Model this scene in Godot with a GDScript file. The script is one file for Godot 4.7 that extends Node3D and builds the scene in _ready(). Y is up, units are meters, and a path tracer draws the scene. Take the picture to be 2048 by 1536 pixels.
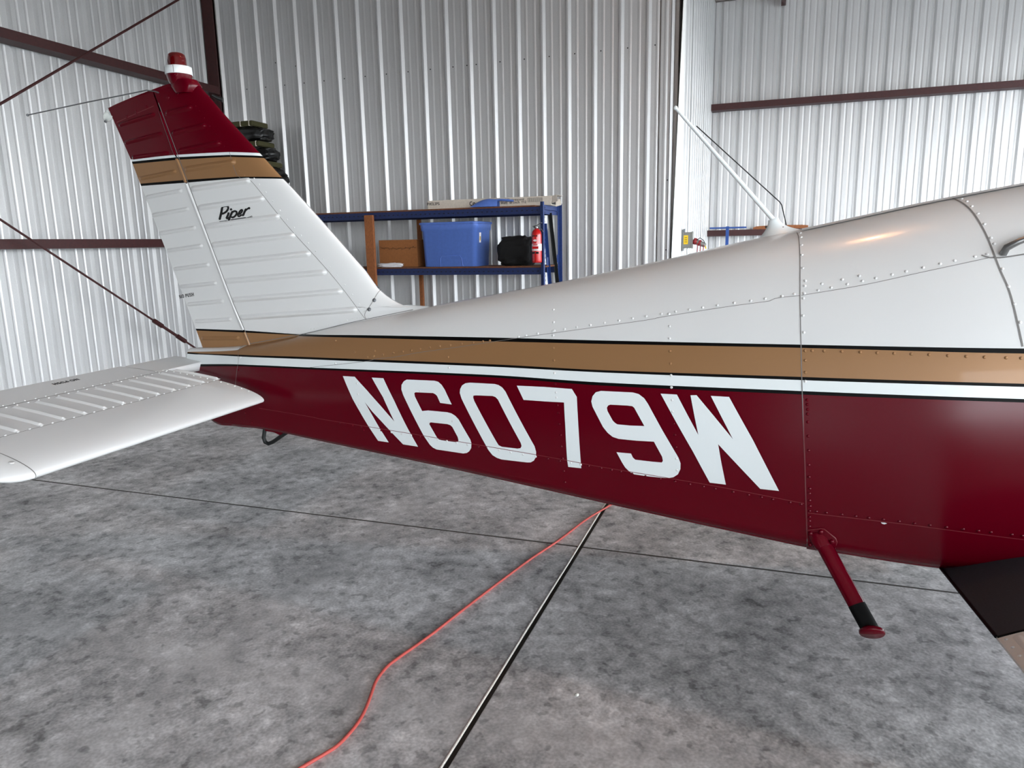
extends Node3D
# A hangar bay with the tail of a light aeroplane. Metres, y up; the eye stands at x = 0, z = 0.

var M := {}
var taken := {}
var white_rivets: SurfaceTool
var gold_rivets: SurfaceTool
var red_rivets: SurfaceTool
var rivet_mesh: ArrayMesh

const NOSE_TURN := 0.02269
const BACK_Z := -8.6
const FAR_Z := -13.0
const LEFT_X := -7.38
const RETURN_X := -1.0
const DOOR_X := 8.0
const NEAR_Z := 2.9
const WING_Z := 7.2
const ROOF_Y := 5.3

const WIDTH := [[-2.65, 0.044], [-2.466, 0.106], [-2.224, 0.162], [-1.934, 0.203], [-0.967, 0.338], [0, 0.474], [0.387, 0.527], [0.677, 0.556], [1.16, 0.566], [1.934, 0.561], [2.514, 0.522], [3.094, 0.445], [3.433, 0.348]]
const BELLY := [[-2.66, 0.835], [-2.474, 0.695], [-2.316, 0.69], [-2.123, 0.693], [-1.801, 0.669], [-1.139, 0.619], [-0.642, 0.576], [-0.346, 0.55], [-0.046, 0.525], [0.215, 0.505], [0.306, 0.501], [0.604, 0.498], [1.2, 0.52], [2.4, 0.55], [3, 0.62], [3.45, 0.78]]
const RIDGE := [[-2.66, 1.04], [-2.318, 1.064], [-1.972, 1.127], [-1.747, 1.177], [-1.576, 1.21], [-1.381, 1.246], [-1.249, 1.273], [-0.825, 1.348], [-0.375, 1.437], [-0.033, 1.513], [0.155, 1.549], [0.566, 1.634], [0.858, 1.686], [1.2, 1.745], [1.6, 1.78], [2, 1.7], [2.35, 1.45], [2.6, 1.3], [3.2, 1.2], [3.45, 1.1]]
const EDGE_A := [[-2.614, 1.057], [-2.284, 1.109], [-1.941, 1.13], [-1.714, 1.141], [-1.487, 1.149], [-0.949, 1.163], [-0.507, 1.171], [0.164, 1.186], [0.751, 1.199], [1.6, 1.216], [2.4, 1.232], [3.45, 1.253]]
const EDGE_B := [[-2.615, 1.047], [-2.286, 1.099], [-1.823, 1.128], [-0.946, 1.149], [-0.506, 1.159], [0.165, 1.176], [0.752, 1.185], [1.6, 1.201], [2.4, 1.217], [3.45, 1.238]]
const EDGE_C := [[-2.587, 1.023], [-2.549, 1.022], [-2.287, 1.03], [-1.844, 1.044], [-0.937, 1.064], [-0.5, 1.068], [0.168, 1.086], [0.754, 1.101], [1.6, 1.116], [2.4, 1.132], [3.45, 1.153]]
const EDGE_D := [[-2.584, 1.016], [-2.546, 1.018], [-2.283, 1.023], [-1.842, 1.035], [-0.936, 1.055], [-0.499, 1.06], [0.168, 1.076], [0.755, 1.092], [1.6, 1.106], [2.4, 1.122], [3.45, 1.143]]
const EDGE_E := [[-2.573, 0.971], [-2.269, 0.989], [-1.835, 1.001], [-0.934, 1.024], [-0.497, 1.025], [0.17, 1.042], [0.756, 1.058], [1.6, 1.071], [2.4, 1.087], [3.45, 1.108]]
const EDGE_F := [[-2.572, 0.959], [-2.267, 0.981], [-1.834, 0.993], [-0.933, 1.015], [-0.497, 1.014], [0.17, 1.031], [0.757, 1.048], [1.6, 1.06], [2.4, 1.076], [3.45, 1.097]]
const SEAM_UPPER_AFT := [[-1.835, 1.001], [-1.514, 1.046], [-1.49, 1.055], [-1.39, 1.068], [-1.283, 1.09], [-1.088, 1.122], [-0.815, 1.169], [-0.365, 1.242], [-0.287, 1.258], [-0.078, 1.296], [0.079, 1.321], [0.082, 1.328], [0.158, 1.337]]
const SEAM_UPPER_FWD := [[0.162, 1.338], [0.336, 1.371], [0.505, 1.412], [0.689, 1.456]]
const SEAM_LOWER_AFT := [[-2.13, 0.799], [-1.833, 0.785], [-1.777, 0.78], [-1.446, 0.766], [-1, 0.746], [-0.67, 0.729], [-0.491, 0.717], [-0.101, 0.699], [0.197, 0.677]]
const SEAM_LOWER_FWD := [[0.211, 0.646], [0.501, 0.65], [0.793, 0.643]]
const JOINT := [[0.152, 1.54], [0.155, 1.525], [0.156, 1.494], [0.157, 1.461], [0.157, 1.424], [0.158, 1.335], [0.161, 1.262], [0.165, 1.186], [0.17, 1.1], [0.176, 1.014], [0.189, 0.855], [0.202, 0.689], [0.211, 0.585], [0.217, 0.518]]
const FRAME := [[0.627, 1.643], [0.631, 1.633], [0.642, 1.615], [0.654, 1.586], [0.665, 1.549], [0.675, 1.512], [0.686, 1.464], [0.698, 1.418], [0.719, 1.353], [0.74, 1.25], [0.749, 1.204]]
const TAIL_JOINT := [[-2.311, 1.063], [-2.296, 1.037], [-2.277, 1.004], [-2.275, 0.975], [-2.276, 0.918], [-2.283, 0.824]]
const R_UPPER_AFT := [[-0.834, 1.17], [-0.693, 1.197], [-0.366, 1.255], [-0.124, 1.298], [0.076, 1.33], [0.141, 1.342]]
const R_UPPER_FWD := [[0.171, 1.344], [0.209, 1.354], [0.333, 1.383], [0.419, 1.404], [0.586, 1.445], [0.67, 1.463]]
const R_FRAMEA := [[-0.706, 1.272], [-0.697, 1.228], [-0.694, 1.197], [-0.692, 1.181], [-0.686, 1.136], [-0.68, 1.092], [-0.675, 1.047], [-0.669, 1.007], [-0.665, 0.977], [-0.663, 0.959], [-0.658, 0.93], [-0.653, 0.902], [-0.649, 0.862], [-0.644, 0.82], [-0.641, 0.777], [-0.637, 0.731], [-0.632, 0.682], [-0.629, 0.638]]
const R_FRAMEB := [[-0.264, 1.269], [-0.259, 1.228], [-0.256, 1.188], [-0.252, 1.146], [-0.248, 1.105], [-0.244, 1.065], [-0.241, 1.025], [-0.237, 0.982], [-0.234, 0.943], [-0.228, 0.902], [-0.223, 0.863], [-0.218, 0.821], [-0.216, 0.78], [-0.213, 0.739]]
const R_JOINT := [[0.164, 1.549], [0.162, 1.538], [0.163, 1.524], [0.163, 1.498], [0.163, 1.466], [0.165, 1.424], [0.173, 1.384], [0.171, 1.368], [0.17, 1.345], [0.168, 1.329], [0.168, 1.276], [0.172, 1.224], [0.177, 1.168], [0.179, 1.138], [0.181, 1.101], [0.182, 1.073], [0.189, 1.015], [0.19, 1.001], [0.192, 0.985], [0.192, 0.971], [0.194, 0.946], [0.197, 0.901], [0.201, 0.855], [0.204, 0.808], [0.207, 0.768], [0.211, 0.729], [0.211, 0.713], [0.213, 0.689], [0.215, 0.67], [0.215, 0.653], [0.216, 0.632], [0.217, 0.618], [0.218, 0.599]]
const R_FRAMEC := [[0.646, 1.636], [0.652, 1.626], [0.657, 1.609], [0.665, 1.585], [0.674, 1.552], [0.684, 1.51], [0.69, 1.493], [0.704, 1.421], [0.717, 1.371], [0.73, 1.322], [0.743, 1.271], [0.743, 1.272]]
const R_GOLD := [[0.198, 1.169], [0.348, 1.171], [0.494, 1.172], [0.642, 1.171], [0.746, 1.172]]
const R_GOLD_AFT := [[-1.53, 1.061], [-1.368, 1.089], [-1.201, 1.117], [-0.955, 1.151]]
const R_LOWER_AFT := [[-1.667, 0.769], [-1.322, 0.753], [-1.001, 0.739], [-0.534, 0.714], [-0.452, 0.71], [-0.08, 0.688], [0.112, 0.676], [0.188, 0.672]]
const R_LOWER_FWD := [[0.235, 0.654], [0.328, 0.655], [0.495, 0.656], [0.71, 0.655], [0.788, 0.654]]
const R_RIDGE := [[0.378, 1.587], [0.458, 1.604], [0.537, 1.62], [0.578, 1.628], [0.681, 1.648], [0.759, 1.661], [0.799, 1.668]]
const R_RIDGE_AFT := [[0.18, 1.549], [0.26, 1.561], [0.301, 1.571], [0.402, 1.592], [0.503, 1.611]]
const R_TAIL := [[-2.27, 1.02], [-2.269, 0.964], [-2.258, 0.917], [-2.222, 0.767], [-2.188, 0.723]]
const R_MISC := [[-1.721, 1.118], [-1.696, 1.026], [-1.599, 1.077], [-1.496, 1.087], [-1.135, 1.081], [-1.127, 1.041], [-1.573, 0.95], [-1.567, 0.906], [-1.562, 0.861], [-1.545, 0.751], [-1.257, 0.941], [-1.105, 0.831]]
const GLYPH_N := [[-1.649, 0.976], [-1.586, 0.977], [-1.517, 0.923], [-1.448, 0.864], [-1.383, 0.805], [-1.437, 0.902], [-1.497, 0.979], [-1.438, 0.98], [-1.381, 0.892], [-1.319, 0.783], [-1.273, 0.707], [-1.346, 0.709], [-1.402, 0.758], [-1.448, 0.799], [-1.494, 0.838], [-1.53, 0.874], [-1.494, 0.822], [-1.458, 0.767], [-1.418, 0.71], [-1.472, 0.711], [-1.514, 0.768], [-1.593, 0.882], [-1.631, 0.946]]
const GLYPH_SIX := [[-1.322, 0.982], [-1.19, 0.986], [-1.172, 0.983], [-1.155, 0.972], [-1.14, 0.954], [-1.107, 0.898], [-1.16, 0.9], [-1.175, 0.927], [-1.183, 0.933], [-1.194, 0.937], [-1.277, 0.934], [-1.283, 0.93], [-1.28, 0.917], [-1.245, 0.86], [-1.217, 0.865], [-1.127, 0.865], [-1.108, 0.862], [-1.091, 0.854], [-1.076, 0.841], [-1.025, 0.763], [-1.021, 0.749], [-1.023, 0.729], [-1.032, 0.715], [-1.044, 0.706], [-1.061, 0.702], [-1.184, 0.705], [-1.201, 0.711], [-1.215, 0.722], [-1.241, 0.756], [-1.337, 0.919], [-1.346, 0.94], [-1.346, 0.959], [-1.336, 0.974]]
const GLYPH_SIX_HOLE := [[-1.205, 0.817], [-1.128, 0.817], [-1.114, 0.814], [-1.105, 0.807], [-1.082, 0.768], [-1.079, 0.754], [-1.085, 0.747], [-1.097, 0.746], [-1.157, 0.747], [-1.172, 0.749], [-1.18, 0.758], [-1.212, 0.808], [-1.211, 0.814]]
const GLYPH_ZERO := [[-1.028, 0.989], [-0.919, 0.991], [-0.902, 0.988], [-0.886, 0.98], [-0.872, 0.966], [-0.749, 0.766], [-0.743, 0.745], [-0.744, 0.725], [-0.753, 0.709], [-0.767, 0.7], [-0.783, 0.698], [-0.889, 0.697], [-0.91, 0.701], [-0.929, 0.71], [-0.946, 0.729], [-1.063, 0.925], [-1.071, 0.946], [-1.07, 0.961], [-1.062, 0.976], [-1.048, 0.985]]
const GLYPH_ZERO_HOLE := [[-1, 0.942], [-0.927, 0.945], [-0.914, 0.942], [-0.903, 0.933], [-0.806, 0.773], [-0.803, 0.761], [-0.808, 0.752], [-0.821, 0.749], [-0.887, 0.749], [-0.901, 0.754], [-0.91, 0.767], [-1.006, 0.92], [-1.011, 0.933], [-1.01, 0.94]]
const GLYPH_SEVEN := [[-0.825, 0.991], [-0.713, 0.994], [-0.603, 0.994], [-0.583, 0.967], [-0.577, 0.897], [-0.57, 0.803], [-0.563, 0.702], [-0.614, 0.701], [-0.618, 0.726], [-0.625, 0.853], [-0.632, 0.943], [-0.711, 0.941], [-0.795, 0.94]]
const GLYPH_NINE := [[-0.492, 0.995], [-0.375, 0.998], [-0.354, 0.994], [-0.334, 0.981], [-0.32, 0.963], [-0.267, 0.876], [-0.209, 0.785], [-0.201, 0.765], [-0.201, 0.744], [-0.209, 0.724], [-0.225, 0.711], [-0.245, 0.705], [-0.307, 0.703], [-0.363, 0.704], [-0.38, 0.711], [-0.397, 0.726], [-0.409, 0.744], [-0.429, 0.779], [-0.376, 0.78], [-0.369, 0.766], [-0.36, 0.759], [-0.299, 0.759], [-0.266, 0.76], [-0.262, 0.766], [-0.265, 0.781], [-0.295, 0.832], [-0.358, 0.829], [-0.422, 0.829], [-0.444, 0.834], [-0.463, 0.847], [-0.481, 0.867], [-0.522, 0.937], [-0.527, 0.955], [-0.523, 0.974], [-0.511, 0.989]]
const GLYPH_NINE_HOLE := [[-0.456, 0.949], [-0.392, 0.951], [-0.375, 0.95], [-0.368, 0.945], [-0.33, 0.884], [-0.383, 0.881], [-0.428, 0.881], [-0.437, 0.886], [-0.445, 0.893], [-0.465, 0.925], [-0.468, 0.937], [-0.464, 0.945]]
const GLYPH_W := [[-0.277, 1.001], [-0.221, 1.002], [-0.183, 0.937], [-0.144, 0.871], [-0.16, 0.937], [-0.175, 1.003], [-0.155, 1.005], [-0.097, 0.942], [-0.031, 0.868], [-0.07, 0.938], [-0.108, 1.006], [-0.049, 1.007], [0.033, 0.87], [0.12, 0.709], [0.062, 0.708], [-0.011, 0.78], [-0.078, 0.846], [-0.064, 0.777], [-0.048, 0.708], [-0.101, 0.708], [-0.16, 0.811], [-0.219, 0.906]]
const FIN_LEAD := [[-2.485, 2.285], [-2.44, 2.263], [-2.417, 2.239], [-2.37, 2.188], [-2.311, 2.121], [-2.225, 2.032], [-2.139, 1.945], [-2.031, 1.832], [-1.978, 1.782], [-1.804, 1.598], [-1.636, 1.416], [-1.578, 1.337], [-1.529, 1.298], [-1.466, 1.265], [-1.418, 1.251], [-1.381, 1.247]]
const FIN_HINGE := [[-2.682, 2.249], [-2.675, 2.233], [-2.593, 1.964], [-2.555, 1.831], [-2.422, 1.485], [-2.297, 1.143], [-2.296, 1.068]]
const FIN_REAR := [[-2.983, 2.186], [-2.979, 2.156], [-2.961, 2.141], [-2.88, 1.952], [-2.841, 1.83], [-2.718, 1.486], [-2.594, 1.141], [-2.566, 1.037]]
const FIN_TOP := [[-3.007, 2.199], [-2.929, 2.217], [-2.806, 2.24], [-2.702, 2.258], [-2.617, 2.274], [-2.547, 2.283], [-2.485, 2.285]]
const FIN_SEAM := [[-2.467, 2.232], [-2.437, 2.145], [-2.412, 2.115], [-2.336, 2.026], [-2.283, 1.958], [-2.244, 1.844], [-2.181, 1.83], [-2, 1.623], [-1.794, 1.41], [-1.622, 1.201]]
const FIN_A := [[-2.882, 1.96], [-2.589, 1.963], [-2.283, 1.958], [-2.131, 1.947]]
const FIN_B := [[-2.877, 1.949], [-2.589, 1.952], [-2.284, 1.945], [-2.117, 1.934]]
const FIN_C := [[-2.875, 1.938], [-2.585, 1.94], [-2.285, 1.937], [-2.106, 1.924]]
const FIN_D := [[-2.844, 1.844], [-2.555, 1.847], [-2.244, 1.847], [-2.024, 1.837]]
const FIN_E := [[-2.84, 1.833], [-2.553, 1.834], [-2.245, 1.839], [-2.011, 1.829]]
const FIN_F := [[-2.598, 1.139], [-2.299, 1.137], [-1.998, 1.126], [-1.961, 1.12]]
const FIN_G := [[-2.594, 1.13], [-2.3, 1.127], [-1.998, 1.122]]
const FIN_FOOT := [[-2.566, 1.037], [-2.324, 1.07], [-2.296, 1.066], [-1.953, 1.128], [-1.73, 1.179], [-1.622, 1.201], [-1.476, 1.228], [-1.368, 1.249]]
const FIN_FILLET := [[-1.563, 1.334], [-1.594, 1.274], [-1.622, 1.234], [-1.626, 1.216], [-1.619, 1.203]]
const FIN_BEADS := [[-2.51, 1.805, -2.191, 1.826], [-2.481, 1.718, -2.121, 1.744], [-2.453, 1.631, -2.046, 1.662], [-2.423, 1.545, -1.972, 1.578], [-2.394, 1.46, -1.898, 1.495], [-2.365, 1.374, -1.822, 1.411], [-2.336, 1.285, -1.748, 1.326], [-2.306, 1.2, -1.675, 1.245], [-2.537, 1.895, -2.265, 1.912], [-2.616, 2.151, -2.48, 2.164], [-2.592, 2.061, -2.41, 2.08], [-2.563, 1.979, -2.337, 1.999]]
const RUDDER_BEADS := [[-2.821, 1.778, -2.587, 1.799], [-2.792, 1.692, -2.559, 1.713], [-2.763, 1.604, -2.53, 1.625], [-2.727, 1.52, -2.5, 1.54], [-2.698, 1.431, -2.471, 1.451], [-2.67, 1.345, -2.44, 1.363], [-2.638, 1.258, -2.41, 1.277], [-2.602, 1.174, -2.378, 1.19], [-2.572, 1.09, -2.348, 1.099], [-2.843, 1.867, -2.61, 1.888], [-2.932, 2.121, -2.7, 2.15], [-2.91, 2.037, -2.671, 2.062], [-2.875, 1.967, -2.644, 1.974]]
const BEACON := [[-2.608, 2.323], [-2.486, 2.312], [-2.557, 2.231], [-2.607, 2.349], [-2.493, 2.347], [-2.594, 2.359], [-2.51, 2.351], [-2.58, 2.399], [-2.522, 2.389], [-2.552, 2.4]]
const TAIL_WIRE := [[-2.634, 2.239], [-2.653, 2.246], [-2.702, 2.255], [-2.756, 2.251], [-3.098, 2.227], [-3.456, 2.198]]
const LOGO_BOX := [[-2.387, 1.655], [-2.201, 1.711], [-2.385, 1.65], [-2.228, 1.664]]
const NOPUSH := [[-2.671, 1.296], [-2.599, 1.307]]
const SCREWS := [[-1.583, 1.287], [-1.604, 1.247]]
const ANT := [[0.1, 1.534], [0.071, 1.596], [-0.292, 2.01], [0.058, 1.586], [0.09, 1.605], [0.01, 1.514], [0.162, 1.547]]
const ANT_B := [[0.129, 1.569], [0.107, 1.654], [-0.227, 1.968]]
const CAPSCREWS := [[-2.464, 2.244], [-2.545, 2.233], [-2.601, 2.218], [-2.737, 2.187], [-2.804, 2.17], [-2.869, 2.155], [-2.516, 2.304]]
const LIGHT := [[-3.03, 2.178], [-3.005, 2.16], [-3.016, 2.133]]
const KNOB := [[-2.382, 2.208]]

func _ready() -> void:
	set_view()
	make_materials()
	build_shell()
	build_floor()
	build_steel()
	build_aeroplane()
	build_shelf()
	build_far_corner()
	build_floor_things()
	build_lamp()

func set_view() -> void:
	var cam := Camera3D.new()
	cam.name = "camera"
	cam.transform = Transform3D(Basis(Vector3(0.94342, -0.01939, -0.33103), Vector3(-0.04511, 0.98151, -0.18605), Vector3(0.32852, 0.19045, 0.92510)).orthonormalized(), Vector3(0, 1.52, 0))
	cam.fov = rad_to_deg(2.0 * atan(768.0 / 1442.0))
	cam.near = 0.05
	cam.far = 400.0
	add_child(cam)
	cam.current = true
	var sky_mat := ProceduralSkyMaterial.new()
	sky_mat.sky_top_color = Color(0.78, 0.82, 0.87)
	sky_mat.sky_horizon_color = Color(0.91, 0.93, 0.94)
	sky_mat.sky_curve = 0.2
	sky_mat.ground_horizon_color = Color(0.55, 0.56, 0.56)
	sky_mat.ground_bottom_color = Color(0.42, 0.42, 0.42)
	sky_mat.sky_energy_multiplier = 1.0
	var sky := Sky.new()
	sky.sky_material = sky_mat
	var env := Environment.new()
	env.background_mode = Environment.BG_SKY
	env.sky = sky
	env.background_energy_multiplier = 6.0
	env.tonemap_mode = Environment.TONE_MAPPER_LINEAR
	env.tonemap_exposure = 2.75
	env.sdfgi_enabled = true
	env.ssao_enabled = true
	env.ssil_enabled = true
	var we := WorldEnvironment.new()
	we.name = "world_environment"
	we.environment = env
	add_child(we)

# ---------------------------------------------------------------- helpers

func numbered(called: String) -> String:
	var n: int = taken.get(called, 0)
	taken[called] = n + 1
	return called if n == 0 else "%s_%03d" % [called, n]

func thing(called: String, label: String, category: String, at := Vector3.ZERO, group := "") -> Node3D:
	var o := Node3D.new()
	o.name = numbered(called)
	o.position = at
	o.set_meta("label", label)
	o.set_meta("category", category)
	if group != "":
		o.set_meta("group", group)
	add_child(o)
	return o

func room(called: String, label: String) -> Node3D:
	var o := Node3D.new()
	o.name = called
	o.set_meta("kind", "structure")
	o.set_meta("label", label)
	o.set_meta("category", called.split("_")[0])
	add_child(o)
	return o

func part(called: String, mesh: Mesh, m: Material, parent: Node, at := Vector3.ZERO) -> MeshInstance3D:
	var o := MeshInstance3D.new()
	if parent.has_node(called):
		var n := 1
		while parent.has_node("%s_%03d" % [called, n]):
			n += 1
		called = "%s_%03d" % [called, n]
	o.name = called
	o.mesh = mesh
	o.material_override = m
	o.position = at
	parent.add_child(o)
	return o

func mix_of(pile: Array) -> ArrayMesh:      # [[mesh, transform], ...] as one mesh
	var st := SurfaceTool.new()
	st.begin(Mesh.PRIMITIVE_TRIANGLES)
	for p in pile:
		st.append_from(p[0], 0, p[1])
	return st.commit()

func moved(mesh: Mesh, at: Vector3, turn := Vector3.ZERO, size := Vector3.ONE) -> Array:
	return [mesh, Transform3D(Basis.from_euler(turn) * Basis.from_scale(size), at)]

func grid(rows: Array, smooth := true) -> ArrayMesh:
	var st := SurfaceTool.new()
	st.begin(Mesh.PRIMITIVE_TRIANGLES)
	var n: int = rows[0].size()
	if not smooth:
		st.set_smooth_group(-1)
	for r in rows.size():
		for c in n:
			st.set_uv(Vector2(float(c) / (n - 1), float(r) / max(1, rows.size() - 1)))
			st.add_vertex(rows[r][c])
	for r in rows.size() - 1:
		for c in n - 1:
			var a := r * n + c
			for k in [a, a + 1, a + n, a + 1, a + n + 1, a + n]:
				st.add_index(k)
	if not smooth:
		st.deindex()
	st.generate_normals()
	return st.commit()

func tri_out(st: SurfaceTool, a: Vector3, b: Vector3, c: Vector3, mid: Vector3) -> void:
	if (a - c).cross(a - b).dot(a + b + c - 3.0 * mid) < 0:
		var k := b
		b = c
		c = k
	st.add_vertex(a)
	st.add_vertex(b)
	st.add_vertex(c)

func box(size: Vector3, bevel := 0.004) -> ArrayMesh:
	var st := SurfaceTool.new()
	st.begin(Mesh.PRIMITIVE_TRIANGLES)
	st.set_smooth_group(-1)
	var h := size / 2.0
	var b: float = min(bevel, min(h.x, min(h.y, h.z)) * 0.45)
	var v := func(s: Vector3, k: int) -> Vector3:
		var p := s * (h - Vector3.ONE * b)
		p[k] = s[k] * h[k]
		return p
	for k in 3:
		var i := (k + 1) % 3
		var j := (k + 2) % 3
		for s in [-1.0, 1.0]:
			var q := []
			for e in [[-1.0, -1.0], [1.0, -1.0], [1.0, 1.0], [-1.0, 1.0]]:
				var sg := Vector3.ZERO
				sg[k] = s
				sg[i] = e[0]
				sg[j] = e[1]
				q.append(v.call(sg, k))
			tri_out(st, q[0], q[1], q[2], Vector3.ZERO)
			tri_out(st, q[0], q[2], q[3], Vector3.ZERO)
		for si in [-1.0, 1.0]:
			for sj in [-1.0, 1.0]:
				var lo := Vector3.ZERO
				lo[k] = -1.0
				lo[i] = si
				lo[j] = sj
				var hi := lo
				hi[k] = 1.0
				tri_out(st, v.call(lo, i), v.call(hi, i), v.call(hi, j), Vector3.ZERO)
				tri_out(st, v.call(lo, i), v.call(hi, j), v.call(lo, j), Vector3.ZERO)
	for x in [-1.0, 1.0]:
		for y in [-1.0, 1.0]:
			for z in [-1.0, 1.0]:
				var s := Vector3(x, y, z)
				tri_out(st, v.call(s, 0), v.call(s, 1), v.call(s, 2), Vector3.ZERO)
	st.generate_normals()
	return st.commit()

func tube(path: Array, radii: Array, sides := 12, flat := Vector2.ONE) -> ArrayMesh:   # radii: one, or one per point
	var rows := []
	var up := Vector3.UP
	for i in path.size():
		var d: Vector3 = (path[min(i + 1, path.size() - 1)] - path[max(i - 1, 0)]).normalized()
		if i == 0 and abs(d.dot(up)) > 0.95:
			up = Vector3.RIGHT
		var a := d.cross(up).normalized()
		var b := a.cross(d).normalized()
		up = b
		var r: float = radii[i] if radii.size() > 1 else radii[0]
		var ring := PackedVector3Array()
		for k in sides + 1:
			var t := TAU * k / sides
			ring.append(path[i] + (a * cos(t) * flat.x + b * sin(t) * flat.y) * r)
		if i == 0:
			var cap := PackedVector3Array()
			cap.resize(sides + 1)
			cap.fill(path[0])
			rows.append(cap)
			rows.append(ring)
		rows.append(ring)
	var last: PackedVector3Array = rows[-1]
	rows.append(last)
	var end := PackedVector3Array()
	end.resize(sides + 1)
	end.fill(path[-1])
	rows.append(end)
	return split_caps(rows)

func split_caps(rows: Array) -> ArrayMesh:
	var st := SurfaceTool.new()
	st.begin(Mesh.PRIMITIVE_TRIANGLES)
	st.append_from(grid(rows.slice(0, 2)), 0, Transform3D.IDENTITY)
	st.append_from(grid(rows.slice(2, rows.size() - 2)), 0, Transform3D.IDENTITY)
	st.append_from(grid(rows.slice(rows.size() - 2)), 0, Transform3D.IDENTITY)
	return st.commit()

func lathe(profile: Array, sides := 20) -> ArrayMesh:      # [radius, height] pairs from the bottom up
	var rows := []
	for p in profile:
		var ring := PackedVector3Array()
		for k in sides + 1:
			var t := TAU * k / sides
			ring.append(Vector3(p[0] * cos(t), p[1], p[0] * sin(t)))
		rows.append(ring)
	return grid(rows)

func loft(sections: Array, corner := 5, closed := true) -> ArrayMesh:    # [y, half x, half z, radius] rounded rectangles
	var rows := []
	for s in sections:
		var ring := PackedVector3Array()
		for q in 4:
			for k in corner + 1:
				var t := (q + float(k) / corner) * PI / 2.0
				var cx: float = s[1] - s[3]
				var cz: float = s[2] - s[3]
				ring.append(Vector3(cx * [1, -1, -1, 1][q] + s[3] * cos(t), s[0], cz * [1, 1, -1, -1][q] + s[3] * sin(t)))
		ring.append(ring[0])
		rows.append(ring)
	var st := SurfaceTool.new()
	st.begin(Mesh.PRIMITIVE_TRIANGLES)
	st.append_from(grid(rows), 0, Transform3D.IDENTITY)
	if closed:
		for r in [rows[0], rows[-1]]:
			var mid := PackedVector3Array()
			mid.resize(r.size())
			mid.fill(Vector3(0, r[0].y, 0))
			st.append_from(grid([mid, r]), 0, Transform3D.IDENTITY)
	return st.commit()

func prism(poly: PackedVector2Array, z0: float, z1: float) -> ArrayMesh:    # a flat outline in x, y with thickness
	var st := SurfaceTool.new()
	st.begin(Mesh.PRIMITIVE_TRIANGLES)
	st.set_smooth_group(-1)
	var idx := Geometry2D.triangulate_polygon(poly)
	for z in [z0, z1]:
		for k in range(0, idx.size(), 3):
			var q := [poly[idx[k]], poly[idx[k + 1]], poly[idx[k + 2]]]
			if (z == z0) == (z0 < z1):
				q.reverse()
			for p in q:
				st.add_vertex(Vector3(p.x, p.y, z))
	for k in poly.size():
		var a := poly[k]
		var b := poly[(k + 1) % poly.size()]
		for p in [Vector3(a.x, a.y, z0), Vector3(b.x, b.y, z0), Vector3(b.x, b.y, z1), Vector3(a.x, a.y, z0), Vector3(b.x, b.y, z1), Vector3(a.x, a.y, z1)]:
			st.add_vertex(p)
	st.generate_normals()
	return st.commit()

func lettering(text: String, height: float, bold := true, font_name := "Droid Sans") -> TextMesh:
	var f := SystemFont.new()
	f.font_names = PackedStringArray([font_name])
	f.font_weight = 700 if bold else 400
	var t := TextMesh.new()
	t.font = f
	t.text = text
	t.font_size = 64
	t.pixel_size = height / 46.0
	t.depth = 0.0006
	t.curve_step = 2.0
	return t

func herm(k: Array, x: float) -> float:
	var n := k.size()
	if x <= k[0][0]:
		return k[0][1]
	if x >= k[n - 1][0]:
		return k[n - 1][1]
	var i := 0
	while k[i + 1][0] < x:
		i += 1
	var h: float = k[i + 1][0] - k[i][0]
	var t: float = (x - k[i][0]) / h
	var m := func(j: int) -> float:
		var a: int = max(j - 1, 0)
		var b: int = min(j + 1, n - 1)
		return (k[b][1] - k[a][1]) / (k[b][0] - k[a][0])
	var s0: float = m.call(i) * h
	var s1: float = m.call(i + 1) * h
	return (2 * t * t * t - 3 * t * t + 1) * k[i][1] + (t * t * t - 2 * t * t + t) * s0 + (-2 * t * t * t + 3 * t * t) * k[i + 1][1] + (t * t * t - t * t) * s1

func lin(k: Array, x: float, key := 0, val := 1) -> float:     # straight between points, on past the ends
	var n := k.size()
	var i := 0
	var up: bool = k[n - 1][key] > k[0][key]
	while i < n - 2 and (k[i + 1][key] < x if up else k[i + 1][key] > x):
		i += 1
	var a = k[i]
	var b = k[i + 1]
	return a[val] + (b[val] - a[val]) * (x - a[key]) / (b[key] - a[key])

# ---------------------------------------------------------------- materials

func paint(color: Color, rough := 0.4, metal := 0.0, coat := 0.0) -> StandardMaterial3D:
	var m := StandardMaterial3D.new()
	m.albedo_color = color
	m.roughness = rough
	m.metallic = metal
	if coat > 0:
		m.clearcoat_enabled = true
		m.clearcoat = coat
		m.clearcoat_roughness = 0.06
	return m

func noise(seed_no: int, freq: float, octaves: int, side: int) -> PackedByteArray:
	var n := FastNoiseLite.new()
	n.seed = seed_no
	n.noise_type = FastNoiseLite.TYPE_SIMPLEX_SMOOTH
	n.frequency = freq
	n.fractal_octaves = octaves
	var im := n.get_seamless_image(side, side)
	im.convert(Image.FORMAT_L8)
	return im.get_data()

func tiled(m: StandardMaterial3D, scale: float) -> void:
	m.uv1_triplanar = true
	m.uv1_world_triplanar = true
	m.uv1_scale = Vector3.ONE * scale

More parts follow.
